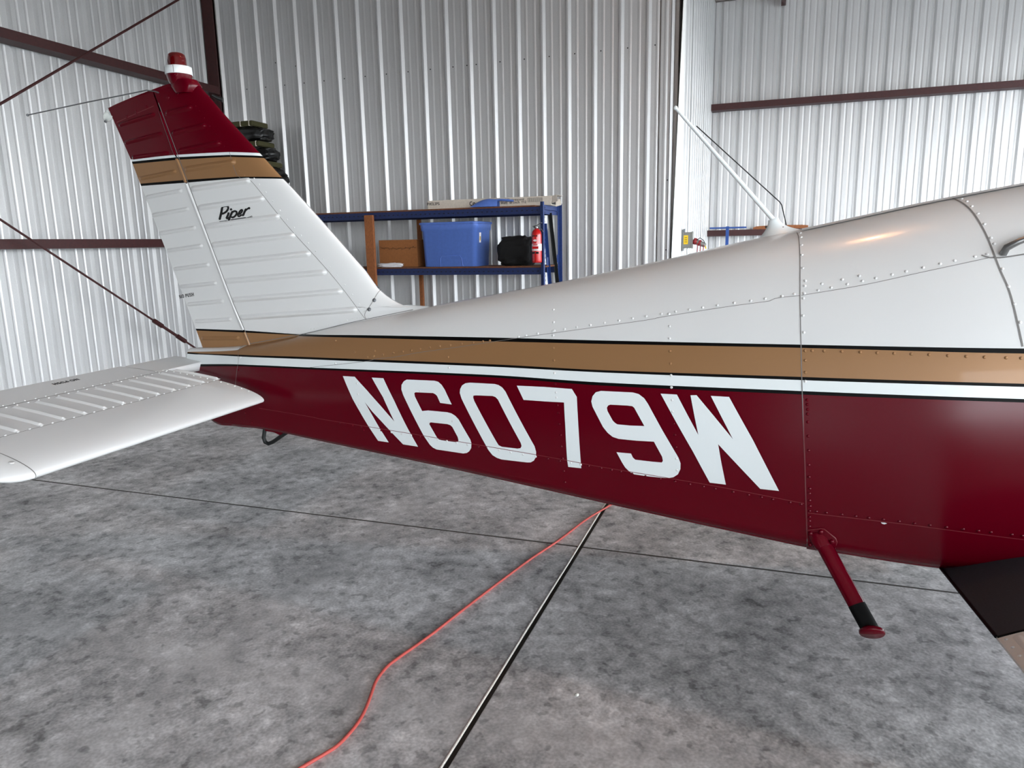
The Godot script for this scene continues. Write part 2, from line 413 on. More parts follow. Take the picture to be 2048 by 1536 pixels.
func concrete() -> StandardMaterial3D:
	var n := 2048
	var big := noise(11, 0.0036, 6, n)
	var mid := noise(23, 0.022, 6, n)
	var fine := noise(37, 0.13, 3, n)
	var pock := noise(51, 0.022, 5, n)
	var out := PackedByteArray()
	var rough := PackedByteArray()
	out.resize(n * n * 3)
	rough.resize(n * n)
	for i in n * n:
		var b := big[i] / 255.0 - 0.5
		var c := mid[i] / 255.0 - 0.5
		var f := fine[i] / 255.0 - 0.5
		var p := pock[i] / 255.0
		var v := 0.72 + b * 0.26 + c * 0.27 + f * 0.20
		if p < 0.34:
			v -= (1.0 - smoothstep(0.22, 0.34, p)) * 0.13
		elif p > 0.66:
			v += smoothstep(0.66, 0.76, p) * 0.07
		v = clamp(v, 0.2, 0.95)
		out[i * 3] = int(v * 253)
		out[i * 3 + 1] = int(v * 252)
		out[i * 3 + 2] = int(v * 252)
		rough[i] = int(clamp(0.52 - b * 0.25 - f * 0.10, 0.2, 0.9) * 255)
	var m := StandardMaterial3D.new()
	var im := Image.create_from_data(n, n, false, Image.FORMAT_RGB8, out)
	m.albedo_texture = ImageTexture.create_from_image(im)
	m.roughness_texture = ImageTexture.create_from_image(Image.create_from_data(n, n, false, Image.FORMAT_L8, rough))
	m.roughness = 1.0
	var hm := Image.create_from_data(n, n, false, Image.FORMAT_L8, fine)
	hm.convert(Image.FORMAT_RGBA8)
	hm.bump_map_to_normal_map(1.2)
	m.normal_enabled = true
	m.normal_scale = 0.25
	m.normal_texture = ImageTexture.create_from_image(hm)
	tiled(m, 1.0 / 4.3)
	return m

func speckled(color: Color, rough: float, amount: float, freq: float, scale: float, seed_no: int, stretch := Vector3.ONE) -> StandardMaterial3D:
	var n := 256
	var a := noise(seed_no, freq, 4, n)
	var out := PackedByteArray()
	out.resize(n * n * 3)
	for i in n * n:
		var k := 1.0 + (a[i] / 255.0 - 0.5) * amount
		out[i * 3] = int(clamp(color.r * k, 0, 1) * 255)
		out[i * 3 + 1] = int(clamp(color.g * k, 0, 1) * 255)
		out[i * 3 + 2] = int(clamp(color.b * k, 0, 1) * 255)
	var m := StandardMaterial3D.new()
	m.albedo_texture = ImageTexture.create_from_image(Image.create_from_data(n, n, false, Image.FORMAT_RGB8, out))
	m.roughness = rough
	tiled(m, scale)
	m.uv1_scale *= stretch
	return m

func make_materials() -> void:
	M.white = paint(Color(0.83, 0.83, 0.825), 0.30, 0.0, 0.5)
	M.red = paint(Color(0.33, 0.0, 0.062), 0.2)
	M.red.metallic_specular = 0.33
	M.gold = paint(Color(0.57, 0.42, 0.275), 0.42, 0.2, 0.15)
	M.stripe_black = paint(Color(0.01, 0.01, 0.011), 0.5)
	M.stripe_black.metallic_specular = 0.25
	M.decal = paint(Color(0.86, 0.88, 0.88), 0.35)
	M.ink = paint(Color(0.02, 0.02, 0.025), 0.5)
	M.seam_shade_and_caulk = paint(Color(0.46, 0.45, 0.44), 0.8)  # shade along lapped seams as a flat grey; also the caulk colour
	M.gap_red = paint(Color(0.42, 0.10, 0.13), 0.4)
	M.dark = paint(Color(0.03, 0.03, 0.03), 0.7)
	M.walk = speckled(Color(0.165, 0.165, 0.19), 0.85, 0.35, 0.2, 3.0, 5)
	M.sheet = speckled(Color(0.80, 0.80, 0.80), 0.42, 0.10, 0.25, 1.6, 7)
	M.sheet.metallic = 0.4
	M.panel = paint(Color(0.80, 0.80, 0.80), 0.5)
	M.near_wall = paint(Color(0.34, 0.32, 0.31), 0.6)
	M.trim = paint(Color(0.86, 0.86, 0.85), 0.4)
	M.iron = speckled(Color(0.235, 0.085, 0.085), 0.55, 0.25, 0.05, 1.5, 9)
	M.concrete = concrete()
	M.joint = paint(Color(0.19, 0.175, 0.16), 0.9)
	M.crack_shade = paint(Color(0.29, 0.28, 0.265), 0.9)  # shade of the narrow floor crack, put into the colour
	M.lit_edge = speckled(Color(0.86, 0.84, 0.81), 0.8, 0.25, 0.1, 6.0, 77)  # pale tone of the sunken joint's lit wall, put into the colour
	M.beam = speckled(Color(0.075, 0.14, 0.32), 0.5, 0.3, 0.06, 2.0, 16)
	M.roof = paint(Color(0.62, 0.58, 0.55), 0.6)
	M.apron = speckled(Color(0.60, 0.60, 0.58), 0.9, 0.15, 0.05, 0.3, 13)
	M.blue = speckled(Color(0.10, 0.20, 0.42), 0.45, 0.3, 0.06, 2.0, 15)
	M.wood = speckled(Color(0.56, 0.33, 0.17), 0.7, 0.45, 0.05, 3.0, 17, Vector3(4, 0.5, 4))
	M.ply = speckled(Color(0.42, 0.25, 0.15), 0.75, 0.35, 0.05, 1.5, 19)
	M.card = speckled(Color(0.56, 0.35, 0.18), 0.85, 0.10, 0.05, 2.0, 21)
	M.carton = speckled(Color(0.80, 0.76, 0.71), 0.8, 0.08, 0.05, 2.0, 25)
	M.bin = speckled(Color(0.33, 0.45, 0.74), 0.42, 0.08, 0.04, 2.0, 27)
	M.bin_dark = paint(Color(0.16, 0.26, 0.55), 0.45)
	M.bag = paint(Color(0.018, 0.018, 0.02), 0.35)
	M.cloth = paint(Color(0.03, 0.03, 0.034), 0.9)
	M.olive = speckled(Color(0.26, 0.25, 0.14), 0.85, 0.25, 0.08, 3.0, 29)
	M.paper = paint(Color(0.86, 0.85, 0.86), 0.8)
	M.fire = paint(Color(0.72, 0.03, 0.04), 0.28, 0.0, 0.4)
	M.label = paint(Color(0.86, 0.80, 0.80), 0.6)
	M.steel = paint(Color(0.55, 0.55, 0.55), 0.35, 0.9)
	M.zinc = paint(Color(0.45, 0.46, 0.47), 0.45, 0.6)
	M.black_iron = paint(Color(0.05, 0.06, 0.06), 0.5)
	M.grey_box = paint(Color(0.48, 0.48, 0.46), 0.6)
	M.yellow = paint(Color(0.90, 0.74, 0.06), 0.6)
	M.plug_red = paint(Color(0.55, 0.12, 0.14), 0.6)
	M.blue_bar = paint(Color(0.10, 0.27, 0.55), 0.5)
	M.cord = paint(Color(0.70, 0.29, 0.26), 0.55)
	M.rubber = paint(Color(0.012, 0.012, 0.014), 0.7)
	M.rubber.metallic_specular = 0.25
	M.pebble = paint(Color(0.85, 0.85, 0.82), 0.8)
	var lens := paint(Color(0.30, 0.0, 0.01), 0.08, 0.0, 0.6)
	M.lens = lens
	var clear := paint(Color(0.9, 0.92, 0.9), 0.08)
	clear.transparency = BaseMaterial3D.TRANSPARENCY_ALPHA
	clear.albedo_color.a = 0.45
	M.clear = clear
	M.window = paint(Color(0.05, 0.06, 0.07), 0.05)
	M.flap_paint = paint(Color(0.90, 0.88, 0.85), 0.4, 0.0, 0.3)

# ---------------------------------------------------------------- the hangar

func wall_profile(from: float, to: float, first_rib: float, sign_of: float) -> Array:
	var pts := [Vector2(from, 0)]
	var c: float = first_rib + ceil((from - 0.2 - first_rib) / 0.3048) * 0.3048
	while c < to + 0.2:
		for q in [[-0.034, 0.0], [-0.009, 0.034], [0.009, 0.034], [0.036, 0.0]]:
			pts.append(Vector2(c + q[0], q[1] * sign_of))
		for m in [0.1016, 0.2032]:
			for q in [[-0.020, 0.0], [-0.006, 0.0042], [0.006, 0.0042], [0.020, 0.0]]:
				pts.append(Vector2(c + m + q[0], q[1] * sign_of))
		c += 0.3048
	pts.append(Vector2(to, 0))
	pts = pts.filter(func(p): return p.x >= from and p.x <= to)
	return pts

func wall_sheet(pts: Array, height: float, back: float) -> ArrayMesh:
	var rows := []
	for y in [0.0, height]:
		var r := PackedVector3Array()
		for p in pts:
			r.append(Vector3(p.x, y, p.y + back))
		rows.append(r)
	return grid(rows, false)

func clad(wall: Node3D, from: float, to: float, first_rib: float, sign_of: float, place: Transform3D, m: Material = null) -> void:
	# sheets of three ribs each, lapped by a few centimetres, along the wall's own x axis
	var a := from
	var n := 0
	while a < to - 0.02:
		var b: float = min(a + 0.9144, to)
		var s := part("sheet", wall_sheet(wall_profile(a - 0.012, b + 0.012, first_rib, sign_of), ROOF_Y - 0.02, 0.0022 * (n % 2)), m if m else M.sheet, wall)
		s.transform = place
		a = b
		n += 1

func slab(wall: Node3D, called: String, lo: Vector3, hi: Vector3, m: Material) -> MeshInstance3D:
	return part(called, box(hi - lo, 0.003), m, wall, (lo + hi) / 2.0)

func build_shell() -> void:
	var w := room("wall_left", "white ribbed metal wall behind the tail, crossed by two maroon girts")
	clad(w, -NEAR_Z, -FAR_Z, 8.6 - 0.1, -1.0, Transform3D(Basis(Vector3(0, 0, -1), Vector3.UP, Vector3(1, 0, 0)), Vector3(LEFT_X, 0, 0)))
	slab(w, "backing", Vector3(LEFT_X - 0.12, 0, FAR_Z - 0.1), Vector3(LEFT_X - 0.05, ROOF_Y, NEAR_Z + 0.1), M.sheet)

	w = room("wall_back", "grey white ribbed metal partition behind the shelf")
	clad(w, -7.163, -1.2196, -1.372, 1.0, Transform3D(Basis.IDENTITY, Vector3(0, 0, BACK_Z)))
	var edge := part("edge_sheet", wall_sheet([Vector2(-1.2316, 0.0), Vector2(-1.20, 0), Vector2(-1.182, 0.007), Vector2(-1.168, 0.007), Vector2(-1.150, 0), Vector2(-1.125, 0.0), Vector2(-1.112, 0.03), Vector2(-1.085, 0.012), Vector2(-1.083, -0.05)], ROOF_Y - 0.02, 0.0), M.sheet, w)
	edge.position.z = BACK_Z
	slab(w, "backing", Vector3(-7.2, 0, BACK_Z - 0.16), Vector3(-1.12, ROOF_Y, BACK_Z - 0.05), M.sheet)
	var dots := []
	var head := box(Vector3(0.013, 0.013, 0.006), 0.003)
	for k in 19:
		dots.append(moved(head, Vector3(-1.295 - 0.3048 * k, 3.65, BACK_Z + 0.004)))
	for p in [[-6.29, 3.94], [-5.98, 3.87], [-1.13, 2.2], [-2.0, 2.4], [-1.13, 1.42], [-5.05, 1.62], [-3.55, 3.65]]:
		dots.append(moved(head, Vector3(p[0], p[1], BACK_Z + 0.004)))
	part("screws", mix_of(dots), M.dark, w).set_meta("kind", "stuff")

	w = room("wall_return", "bright white ribbed metal wall running back beside the dark slit")
	clad(w, 8.72, 13.0, 8.9, -1.0, Transform3D(Basis(Vector3(0, 0, -1), Vector3.UP, Vector3(1, 0, 0)), Vector3(RETURN_X, 0, 0)))
	slab(w, "backing", Vector3(RETURN_X - 0.12, 0, FAR_Z), Vector3(RETURN_X - 0.05, ROOF_Y, BACK_Z - 0.10), M.sheet)
	var st := []
	for y in [0.0, ROOF_Y - 0.02]:
		var lean: float = lerp(-1.098, -0.966, y / ROOF_Y)
		st.append(PackedVector3Array([Vector3(lean, y, BACK_Z + 0.05), Vector3(lean + 0.006, y, BACK_Z + 0.056), Vector3(RETURN_X + 0.012, y, BACK_Z - 0.10), Vector3(RETURN_X + 0.012, y, BACK_Z - 0.16), Vector3(RETURN_X, y, BACK_Z - 0.16)]))
	part("corner_trim", grid(st, false), M.trim, w)
	slab(w, "caulk_line", Vector3(RETURN_X + 0.012, 1.7, BACK_Z - 0.145), Vector3(RETURN_X + 0.015, ROOF_Y - 0.05, BACK_Z - 0.135), M.seam_shade_and_caulk)

	w = room("wall_right", "white ribbed metal wall at the far right with a maroon girt")
	clad(w, RETURN_X, DOOR_X, -0.90, -1.0, Transform3D(Basis(Vector3(1, 0, 0), Vector3.UP, Vector3(0, 0, 1)), Vector3(0, 0, FAR_Z)))
	slab(w, "backing", Vector3(LEFT_X - 0.1, 0, FAR_Z - 0.14), Vector3(DOOR_X + 0.1, ROOF_Y, FAR_Z - 0.05), M.sheet)

	w = room("wall_near", "ribbed metal wall of the tail bay behind the photographer")
	clad(w, 1.0, -LEFT_X, 0.1, -1.0, Transform3D(Basis(Vector3(-1, 0, 0), Vector3.UP, Vector3(0, 0, -1)), Vector3(0, 0, NEAR_Z)), M.near_wall)
	slab(w, "backing", Vector3(LEFT_X - 0.1, 0, NEAR_Z + 0.05), Vector3(RETURN_X - 0.05, ROOF_Y, NEAR_Z + 0.14), M.sheet)
	w = room("wall_near_return", "ribbed metal return wall behind the photographer")
	clad(w, -WING_Z, -NEAR_Z, 0.1, -1.0, Transform3D(Basis(Vector3(0, 0, -1), Vector3.UP, Vector3(1, 0, 0)), Vector3(RETURN_X, 0, 0)))
	slab(w, "backing", Vector3(RETURN_X - 0.12, 0, NEAR_Z), Vector3(RETURN_X - 0.05, ROOF_Y, WING_Z + 0.1), M.sheet)
	w = room("wall_wing_bay", "end wall of the wing bay behind the photographer, with a side opening added for light")  # unseen opening between the piers, added to bring in side light
	slab(w, "pier", Vector3(RETURN_X - 0.1, 0, WING_Z), Vector3(1.2, ROOF_Y, WING_Z + 0.12), M.sheet)
	slab(w, "pier", Vector3(7.0, 0, WING_Z), Vector3(DOOR_X + 0.1, ROOF_Y, WING_Z + 0.12), M.sheet)
	slab(w, "header", Vector3(1.2, 3.8, WING_Z), Vector3(7.0, ROOF_Y, WING_Z + 0.12), M.sheet)

	w = room("wall_front", "door side wall with its wide open doorway")
	slab(w, "header", Vector3(DOOR_X, 4.4, FAR_Z), Vector3(DOOR_X + 0.12, ROOF_Y, WING_Z), M.sheet)
	slab(w, "jamb", Vector3(DOOR_X, 0, FAR_Z), Vector3(DOOR_X + 0.12, 4.4, FAR_Z + 0.5), M.sheet)
	slab(w, "jamb", Vector3(DOOR_X, 0, WING_Z - 0.6), Vector3(DOOR_X + 0.12, 4.4, WING_Z), M.sheet)

	w = room("ceiling", "metal roof of the hangar")
	slab(w, "roof_sheet", Vector3(LEFT_X - 0.2, ROOF_Y, FAR_Z - 0.2), Vector3(DOOR_X + 0.2, ROOF_Y + 0.1, WING_Z + 0.2), M.roof)
	for k in 4:
		slab(w, "purlin", Vector3(RETURN_X + 1.0 + 2.0 * k, ROOF_Y - 0.2, FAR_Z + 0.05), Vector3(RETURN_X + 1.07 + 2.0 * k, ROOF_Y, WING_Z - 0.05), M.iron)

func build_floor() -> void:
	var f := room("floor", "stained grey concrete floor cut by two joints")
	var jx := -0.842
	var jz := -3.362
	var xs := [[LEFT_X - 0.1, jx - 0.010], [jx + 0.010, DOOR_X]]
	var zs := [[FAR_Z - 0.1, jz - 0.0065], [jz + 0.0065, WING_Z + 0.1]]
	for x in xs:
		for z in zs:
			var s := Vector3(x[1] - x[0], 0.12, z[1] - z[0])
			part("concrete_slab", box(s, 0.006), M.concrete, f, Vector3((x[0] + x[1]) / 2, -0.06, (z[0] + z[1]) / 2))
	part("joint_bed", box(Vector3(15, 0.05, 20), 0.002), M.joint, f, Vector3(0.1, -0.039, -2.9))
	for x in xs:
		part("joint_shade", box(Vector3(x[1] - x[0], 0.02, 0.0125), 0.001), M.crack_shade, f, Vector3((x[0] + x[1]) / 2, -0.0115, jz))  # dark strip paints the crack's shade almost flush with the slabs
	var lit_edge := []
	var lit_edge_low := []
	for k in 41:
		var z: float = lerp(0.5, -12.9, k / 40.0)
		lit_edge.append(Vector3(jx - 0.0085 + 0.0007 * sin(z * 5.3) + 0.0005 * sin(z * 13.1), -0.0005, z))
	part("lit_joint_edge", tube(lit_edge, [0.0045], 8, Vector2(1.0, 0.7)), M.lit_edge, f)  # pale bead paints the light caught on the groove's left wall
	var a := room("ground", "pale concrete apron outside the open door")
	slab(a, "apron_slab", Vector3(DOOR_X, -0.12, -60), Vector3(90, -0.01, 60), M.apron)
	slab(a, "side_apron", Vector3(-40, -0.12, WING_Z + 0.1), Vector3(DOOR_X, -0.01, 60), M.apron)

func girt(label: String, a: Vector3, b: Vector3, inward: Vector3) -> void:
	# a C section: the face towards the room, its two webs and the return lips
	var t := thing("wall_girt", label, "steel beam", (a + b) / 2.0, "maroon wall girts")
	var n := a.distance_to(b)
	var h := 0.098
	var d := 0.2
	var outline := PackedVector2Array([Vector2(0, -h / 2), Vector2(0, h / 2), Vector2(-d, h / 2), Vector2(-d, h / 2 - 0.004), Vector2(-0.004, h / 2 - 0.004), Vector2(-0.004, -h / 2 + 0.004), Vector2(-d, -h / 2 + 0.004), Vector2(-d, -h / 2)])
	var along := (b - a).normalized()
	var m := part("beam", prism(outline, -n / 2, n / 2), M.iron, t)
	m.basis = Basis(inward, Vector3.UP, inward.cross(Vector3.UP))
	if abs(m.basis.z.dot(along)) < 0.9:
		push_error("girt basis")

func build_steel() -> void:
	girt("maroon girt high on the left wall, its far end behind the fin tip", Vector3(-7.16, 3.645, NEAR_Z - 0.1), Vector3(-7.16, 3.645, -8.5), Vector3(1, 0, 0))
	girt("maroon girt low on the left wall, running behind the rudder", Vector3(-7.16, 1.617, NEAR_Z - 0.1), Vector3(-7.16, 1.617, -8.5), Vector3(1, 0, 0))
	girt("maroon girt high on the far right wall, slanting up to the right", Vector3(RETURN_X + 0.03 - 0.06, 3.64, -12.78), Vector3(DOOR_X - 0.05, 3.64, -12.78), Vector3(0, 0, 1))
	girt("maroon girt low on the far right wall, behind the blue bar", Vector3(RETURN_X + 0.03 - 0.07, 1.632, -12.78), Vector3(DOOR_X - 0.05, 1.632, -12.78), Vector3(0, 0, 1))
	var c := thing("corner_column", "dark maroon steel column in the corner behind the fin", "column", Vector3(-7.27, 0, -8.62))
	part("flange", box(Vector3(0.18, ROOF_Y - 0.02, 0.012), 0.002), M.iron, c, Vector3(0, ROOF_Y / 2 - 0.01, 0.08))
	part("flange", box(Vector3(0.18, ROOF_Y - 0.02, 0.012), 0.002), M.iron, c, Vector3(0, ROOF_Y / 2 - 0.01, -0.08))
	part("web", box(Vector3(0.010, ROOF_Y - 0.02, 0.15), 0.002), M.iron, c, Vector3(0, ROOF_Y / 2 - 0.01, 0))
	# cross bracing in front of the left wall
	var a := Vector3(-7.0, 2.92, -5.24)
	var b := Vector3(-7.0, 4.54, -7.71)
	var d := (b - a).normalized()
	var lo := a - d * 4.3
	lo = a + d * ((0.05 - a.y) / d.y)
	var hi := a + d * ((4.98 - a.y) / d.y)
	var r := thing("brace_rod", "dark brace rod rising to the right across the upper left wall", "brace rod", Vector3.ZERO, "cross braces on the left wall")
	part("rod", tube([lo, hi], [0.013]), M.iron, r)
	a = Vector3(-6.96, 1.83, -5.08)
	b = Vector3(-6.96, 0.245, -7.42)
	d = (b - a).normalized()
	r = thing("brace_rod", "dark brace rod with a turnbuckle, sloping down to the rudder foot", "brace rod", Vector3.ZERO, "cross braces on the left wall")
	part("rod", tube([a + d * ((ROOF_Y - 0.1 - a.y) / d.y), a + d * ((0.02 - a.y) / d.y)], [0.0115]), M.iron, r)
	var tb := [[0.700, 0.028], [0.617, 0.028], [0.610, 0.019], [0.475, 0.019], [0.470, 0.028], [0.385, 0.028]]
	for k in [0, 2, 4]:
		part("turnbuckle" if k == 2 else "nut", tube([a + d * ((tb[k][0] - a.y) / d.y), a + d * ((tb[k + 1][0] - a.y) / d.y)], [tb[k][1]], 8 if k == 2 else 6), M.iron, r)

# ---------------------------------------------------------------- the aeroplane
# its own axes: x towards the nose, y up from the floor, z to the right wing

func side(x: float, y: float) -> float:       # half width of the fuselage at height y
	var top := herm(RIDGE, x)
	var v: float = clamp((top - y) / (top - herm(BELLY, x)), 0.0, 1.0)
	var u := 1.0
	if v < 0.75:
		u = pow(max(0.0, 1.0 - pow(1.0 - v / 0.75, 2)), 1.0 / 2.6)
	else:
		u = 1.0 - 0.5 * pow(v - 0.75, 2)
	if v > 0.95:
		u -= 0.08 * pow((v - 0.95) / 0.05, 2)
	return herm(WIDTH, x) * u

func side_normal(x: float, y: float) -> Vector3:
	var e := 0.004
	var top := herm(RIDGE, x)
	if y > top - 0.002:
		return Vector3(-(herm(RIDGE, x + e) - herm(RIDGE, x - e)) / (2 * e), 1, 0).normalized()
	var dy: float = min(e, (top - y) * 0.5)
	return Vector3(-(side(x + e, y) - side(x - e, y)) / (2 * e), -(side(x, y + dy) - side(x, y - dy)) / (2 * dy), 1).normalized()

func on_side(x: float, y: float, proud := 0.0) -> Vector3:
	return Vector3(x, y, side(x, y)) + side_normal(x, y) * proud

func edge_y(k: Array, x: float) -> float:
	return min(herm(k, x), herm(RIDGE, x))

func stations(from := -2.645, to := 3.42) -> Array:
	var xs := []
	var x := from
	while x < to:
		xs.append(x)
		x += 0.022 if x < -2.2 or (x > -0.1 and x < 0.9) else 0.035
	xs.append(to)
	return xs

func band(low: Callable, high: Callable, steps: int, bend: float, mirror: bool) -> ArrayMesh:
	# a strip of skin between two height curves; bend > 1 packs rows towards the upper edge
	var st := SurfaceTool.new()
	st.begin(Mesh.PRIMITIVE_TRIANGLES)
	var xs := stations()
	var n := xs.size()
	var hands := [1.0, -1.0] if mirror else [1.0]
	var base := 0
	for h in hands:
		for r in steps + 1:
			for x in xs:
				var hi: float = high.call(x)
				var lo: float = min(low.call(x), hi)
				var y: float = hi - (hi - lo) * pow(float(r) / steps, bend)
				var nn := side_normal(x, y)
				nn.z *= h
				st.set_normal(nn)
				st.add_vertex(Vector3(x, y, side(x, y) * h))
		for r in steps:
			for c in n - 1:
				var a := base + r * n + c
				for k in ([a, a + 1, a + n, a + 1, a + n + 1, a + n] if h > 0 else [a, a + n, a + 1, a + 1, a + n, a + n + 1]):
					st.add_index(k)
		base += (steps + 1) * n
	return st.commit()

func rivet(at: Vector3, nn: Vector3, y: float) -> void:
	var st := white_rivets
	if y < edge_y(EDGE_F, at.x) and at.z > 0.05 and at.y < 1.1:
		st = red_rivets
		for g in [GLYPH_N, GLYPH_SIX, GLYPH_ZERO, GLYPH_SEVEN, GLYPH_NINE, GLYPH_W]:
			var poly := PackedVector2Array()
			for p in g:
				poly.append(Vector2(p[0], p[1]))
			if Geometry2D.is_point_in_polygon(Vector2(at.x, at.y), poly):
				st = white_rivets
		for g in [GLYPH_SIX_HOLE, GLYPH_ZERO_HOLE, GLYPH_NINE_HOLE]:
			var poly := PackedVector2Array()
			for p in g:
				poly.append(Vector2(p[0], p[1]))
			if Geometry2D.is_point_in_polygon(Vector2(at.x, at.y), poly):
				st = red_rivets
	elif y < edge_y(EDGE_A, at.x) and y > edge_y(EDGE_C, at.x):
		st = gold_rivets
	rivet_to(st, at, nn)

func rivet_to(st: SurfaceTool, at: Vector3, nn: Vector3, size := 1.0) -> void:
	var z := nn.normalized()
	var x := Vector3.UP.cross(z)
	if x.length() < 0.05:
		x = Vector3.RIGHT
	x = x.normalized()
	st.append_from(rivet_mesh, 0, Transform3D(Basis(x * size, z * size, x.cross(z) * size), at))

func side_rivets(pts: Array) -> void:
	for p in pts:
		rivet(on_side(p[0], p[1], 0.0), side_normal(p[0], p[1]), p[1])

func spread(pts: Array, count: int) -> Array:       # points at even steps along a polyline
	var c := Curve2D.new()
	for p in pts:
		c.add_point(Vector2(p[0], p[1]))
	var out := []
	for k in count:
		var q := c.sample_baked(c.get_baked_length() * k / (count - 1), true)
		out.append([q.x, q.y])
	return out

func side_ribbon(pts: Array, wide: float, proud := 0.0012) -> ArrayMesh:     # a narrow lap line lying on the skin
	var path := spread(pts, max(8, int(pts.size() * 6)))
	var rows := []
	for s in [-0.5, 0.5]:
		var r := PackedVector3Array()
		for i in path.size():
			var a = path[max(i - 1, 0)]
			var b = path[min(i + 1, path.size() - 1)]
			var d: Vector2 = Vector2(b[0] - a[0], b[1] - a[1]).normalized().orthogonal() * wide * s
			var y: float = min(path[i][1] + d.y, herm(RIDGE, path[i][0] + d.x))
			r.append(on_side(path[i][0] + d.x, y, proud))
		rows.append(r)
	return grid(rows)

func glyph(outline: Array, holes: Array, place: Callable, cell := 0.024) -> ArrayMesh:
	# a flat outline cut into small cells and laid on a curved skin by place(x, y)
	var poly := PackedVector2Array()
	for p in outline:
		poly.append(Vector2(p[0], p[1]))
	var lo := poly[0]
	var hi := poly[0]
	for p in poly:
		lo = lo.min(p)
		hi = hi.max(p)
	var st := SurfaceTool.new()
	st.begin(Mesh.PRIMITIVE_TRIANGLES)
	var x := lo.x
	while x < hi.x:
		var y := lo.y
		while y < hi.y:
			var sq := PackedVector2Array([Vector2(x, y), Vector2(x + cell, y), Vector2(x + cell, y + cell), Vector2(x, y + cell)])
			var got := Geometry2D.intersect_polygons(poly, sq)
			for h in holes:
				var hp := PackedVector2Array()
				for p in h:
					hp.append(Vector2(p[0], p[1]))
				var left := []
				for g in got:
					left.append_array(Geometry2D.clip_polygons(g, hp))
				got.assign(left)
			for g in got:
				var idx := Geometry2D.triangulate_polygon(g)
				for k in range(0, idx.size(), 3):
					var q := []
					for j in [0, 1, 2]:
						var p: Vector2 = g[idx[k + j]]
						q.append(place.call(p.x, p.y))
					if (q[0][0] - q[2][0]).cross(q[0][0] - q[1][0]).dot(q[0][1]) < 0:
						q.reverse()
					for v in q:
						st.set_normal(v[1])
						st.add_vertex(v[0])
			y += cell
		x += cell
	return st.commit()

func on_skin(x: float, y: float) -> Array:
	return [on_side(x, y, 0.0014), side_normal(x, y)]

# --- fin and rudder

func fin_lead(y: float) -> float:
	return lin(FIN_LEAD, y, 1, 0)

func fin_hinge(y: float) -> float:
	return lin([[-2.682, 2.249], [-2.593, 1.964], [-2.422, 1.485], [-2.296, 1.110]], y, 1, 0)

func fin_rear(y: float) -> float:
	return lin([[-2.978, 2.186], [-2.88, 1.952], [-2.718, 1.486], [-2.566, 1.037]], y, 1, 0)

func fin_half(x: float, y: float) -> float:
	var a := fin_lead(min(y, 2.283))
	var b := fin_rear(y)
	var s: float = clamp((a - x) / (a - b), 0.0, 1.0)
	var c: float = min(a - b, 1.05)
	return max(0.0, 5 * 0.085 * c * (0.2969 * sqrt(s) - 0.126 * s - 0.3516 * s * s + 0.2843 * s * s * s - 0.1015 * s * s * s * s)) + 0.0015

func fin_normal(x: float, y: float) -> Vector3:
	var e := 0.003
	return Vector3(-(fin_half(x + e, y) - fin_half(x - e, y)) / (2 * e), -(fin_half(x, y + e) - fin_half(x, y - e)) / (2 * e), 1).normalized()

func on_fin(x: float, y: float, proud := 0.0) -> Vector3:
	return Vector3(x, y, fin_half(x, y)) + fin_normal(x, y) * proud

func fin_y(k: Array, x: float) -> float:
	return lin(k, x)

func fin_foot(x: float) -> float:
	return lin(FIN_FOOT, clamp(x, -2.6, -1.365)) - 0.012

func fin_top(x: float) -> float:
	return lin(FIN_TOP, clamp(x, -3.01, -2.47))

func fin_band(low: Callable, high: Callable, front: Callable, rear: Callable, rows: int, cols: int, bend: float) -> ArrayMesh:
	var out := []
	for hand in [1.0, -1.0]:
		var g := []
		for r in rows + 1:
			var line := PackedVector3Array()
			for c in cols + 1:
				var s := pow(float(c) / cols, bend)
				var y := 1.6
				var x := 0.0
				for it in 14:
					var yy: float = clamp(y, 1.0, 2.285)
					var f: float = front.call(yy)
					x = f + (rear.call(yy) - f) * s
					var hi: float = high.call(x)
					y = lerp(hi, min(low.call(x), hi), float(r) / rows)
				line.append(Vector3(x, y, fin_half(x, y) * hand))
			g.append(line)
		if hand < 0:
			g.reverse()
		out.append([grid(g), Transform3D.IDENTITY])
	return mix_of(out)

func bead(e: Array, wide: float, tall: float, place: Callable, nrm: Callable) -> ArrayMesh:
	# a pressed stiffening ridge with soft flanks and rounded ends
	var a := Vector2(e[0], e[1])
	var b := Vector2(e[2], e[3])
	var d := (b - a).normalized()
	var o := d.orthogonal()
	var n := a.distance_to(b)
	var rows := []
	for j in 11:
		var v := (j / 10.0 - 0.5) * 2.0
		var r := PackedVector3Array()
		for i in 37:
			var u: float
			if i < 9:
				u = 1.5 * (-wide + wide * i / 8.0)
			elif i > 27:
				u = n + 1.5 * wide * (i - 28) / 8.0
			else:
				u = n * (i - 8) / 20.0
			var off: float = max(0.0, max(-u, u - n)) / (wide * 1.5)
			var k: float = min(1.0, sqrt(off * off + v * v))
			var h := tall * pow(cos(k * PI / 2), 2.0) if k < 1.0 else -0.0012
			if k > 0.97:
				h = -0.0012
			var p := a + d * u + o * v * wide
			r.append(place.call(p.x, p.y) + nrm.call(p.x, p.y) * h)
		rows.append(r)
	return grid(rows)

func fin_ribbon(pts: Array, wide: float, proud := 0.001) -> ArrayMesh:
	var path := spread(pts, max(8, pts.size() * 5))
	var rows := []
	for s in [-0.5, 0.5]:
		var r := PackedVector3Array()
		for i in path.size():
			var a = path[max(i - 1, 0)]
			var b = path[min(i + 1, path.size() - 1)]
			var d: Vector2 = Vector2(b[0] - a[0], b[1] - a[1]).normalized().orthogonal() * wide * s
			r.append(on_fin(path[i][0] + d.x, path[i][1] + d.y, proud))
		rows.append(r)
	return grid(rows)

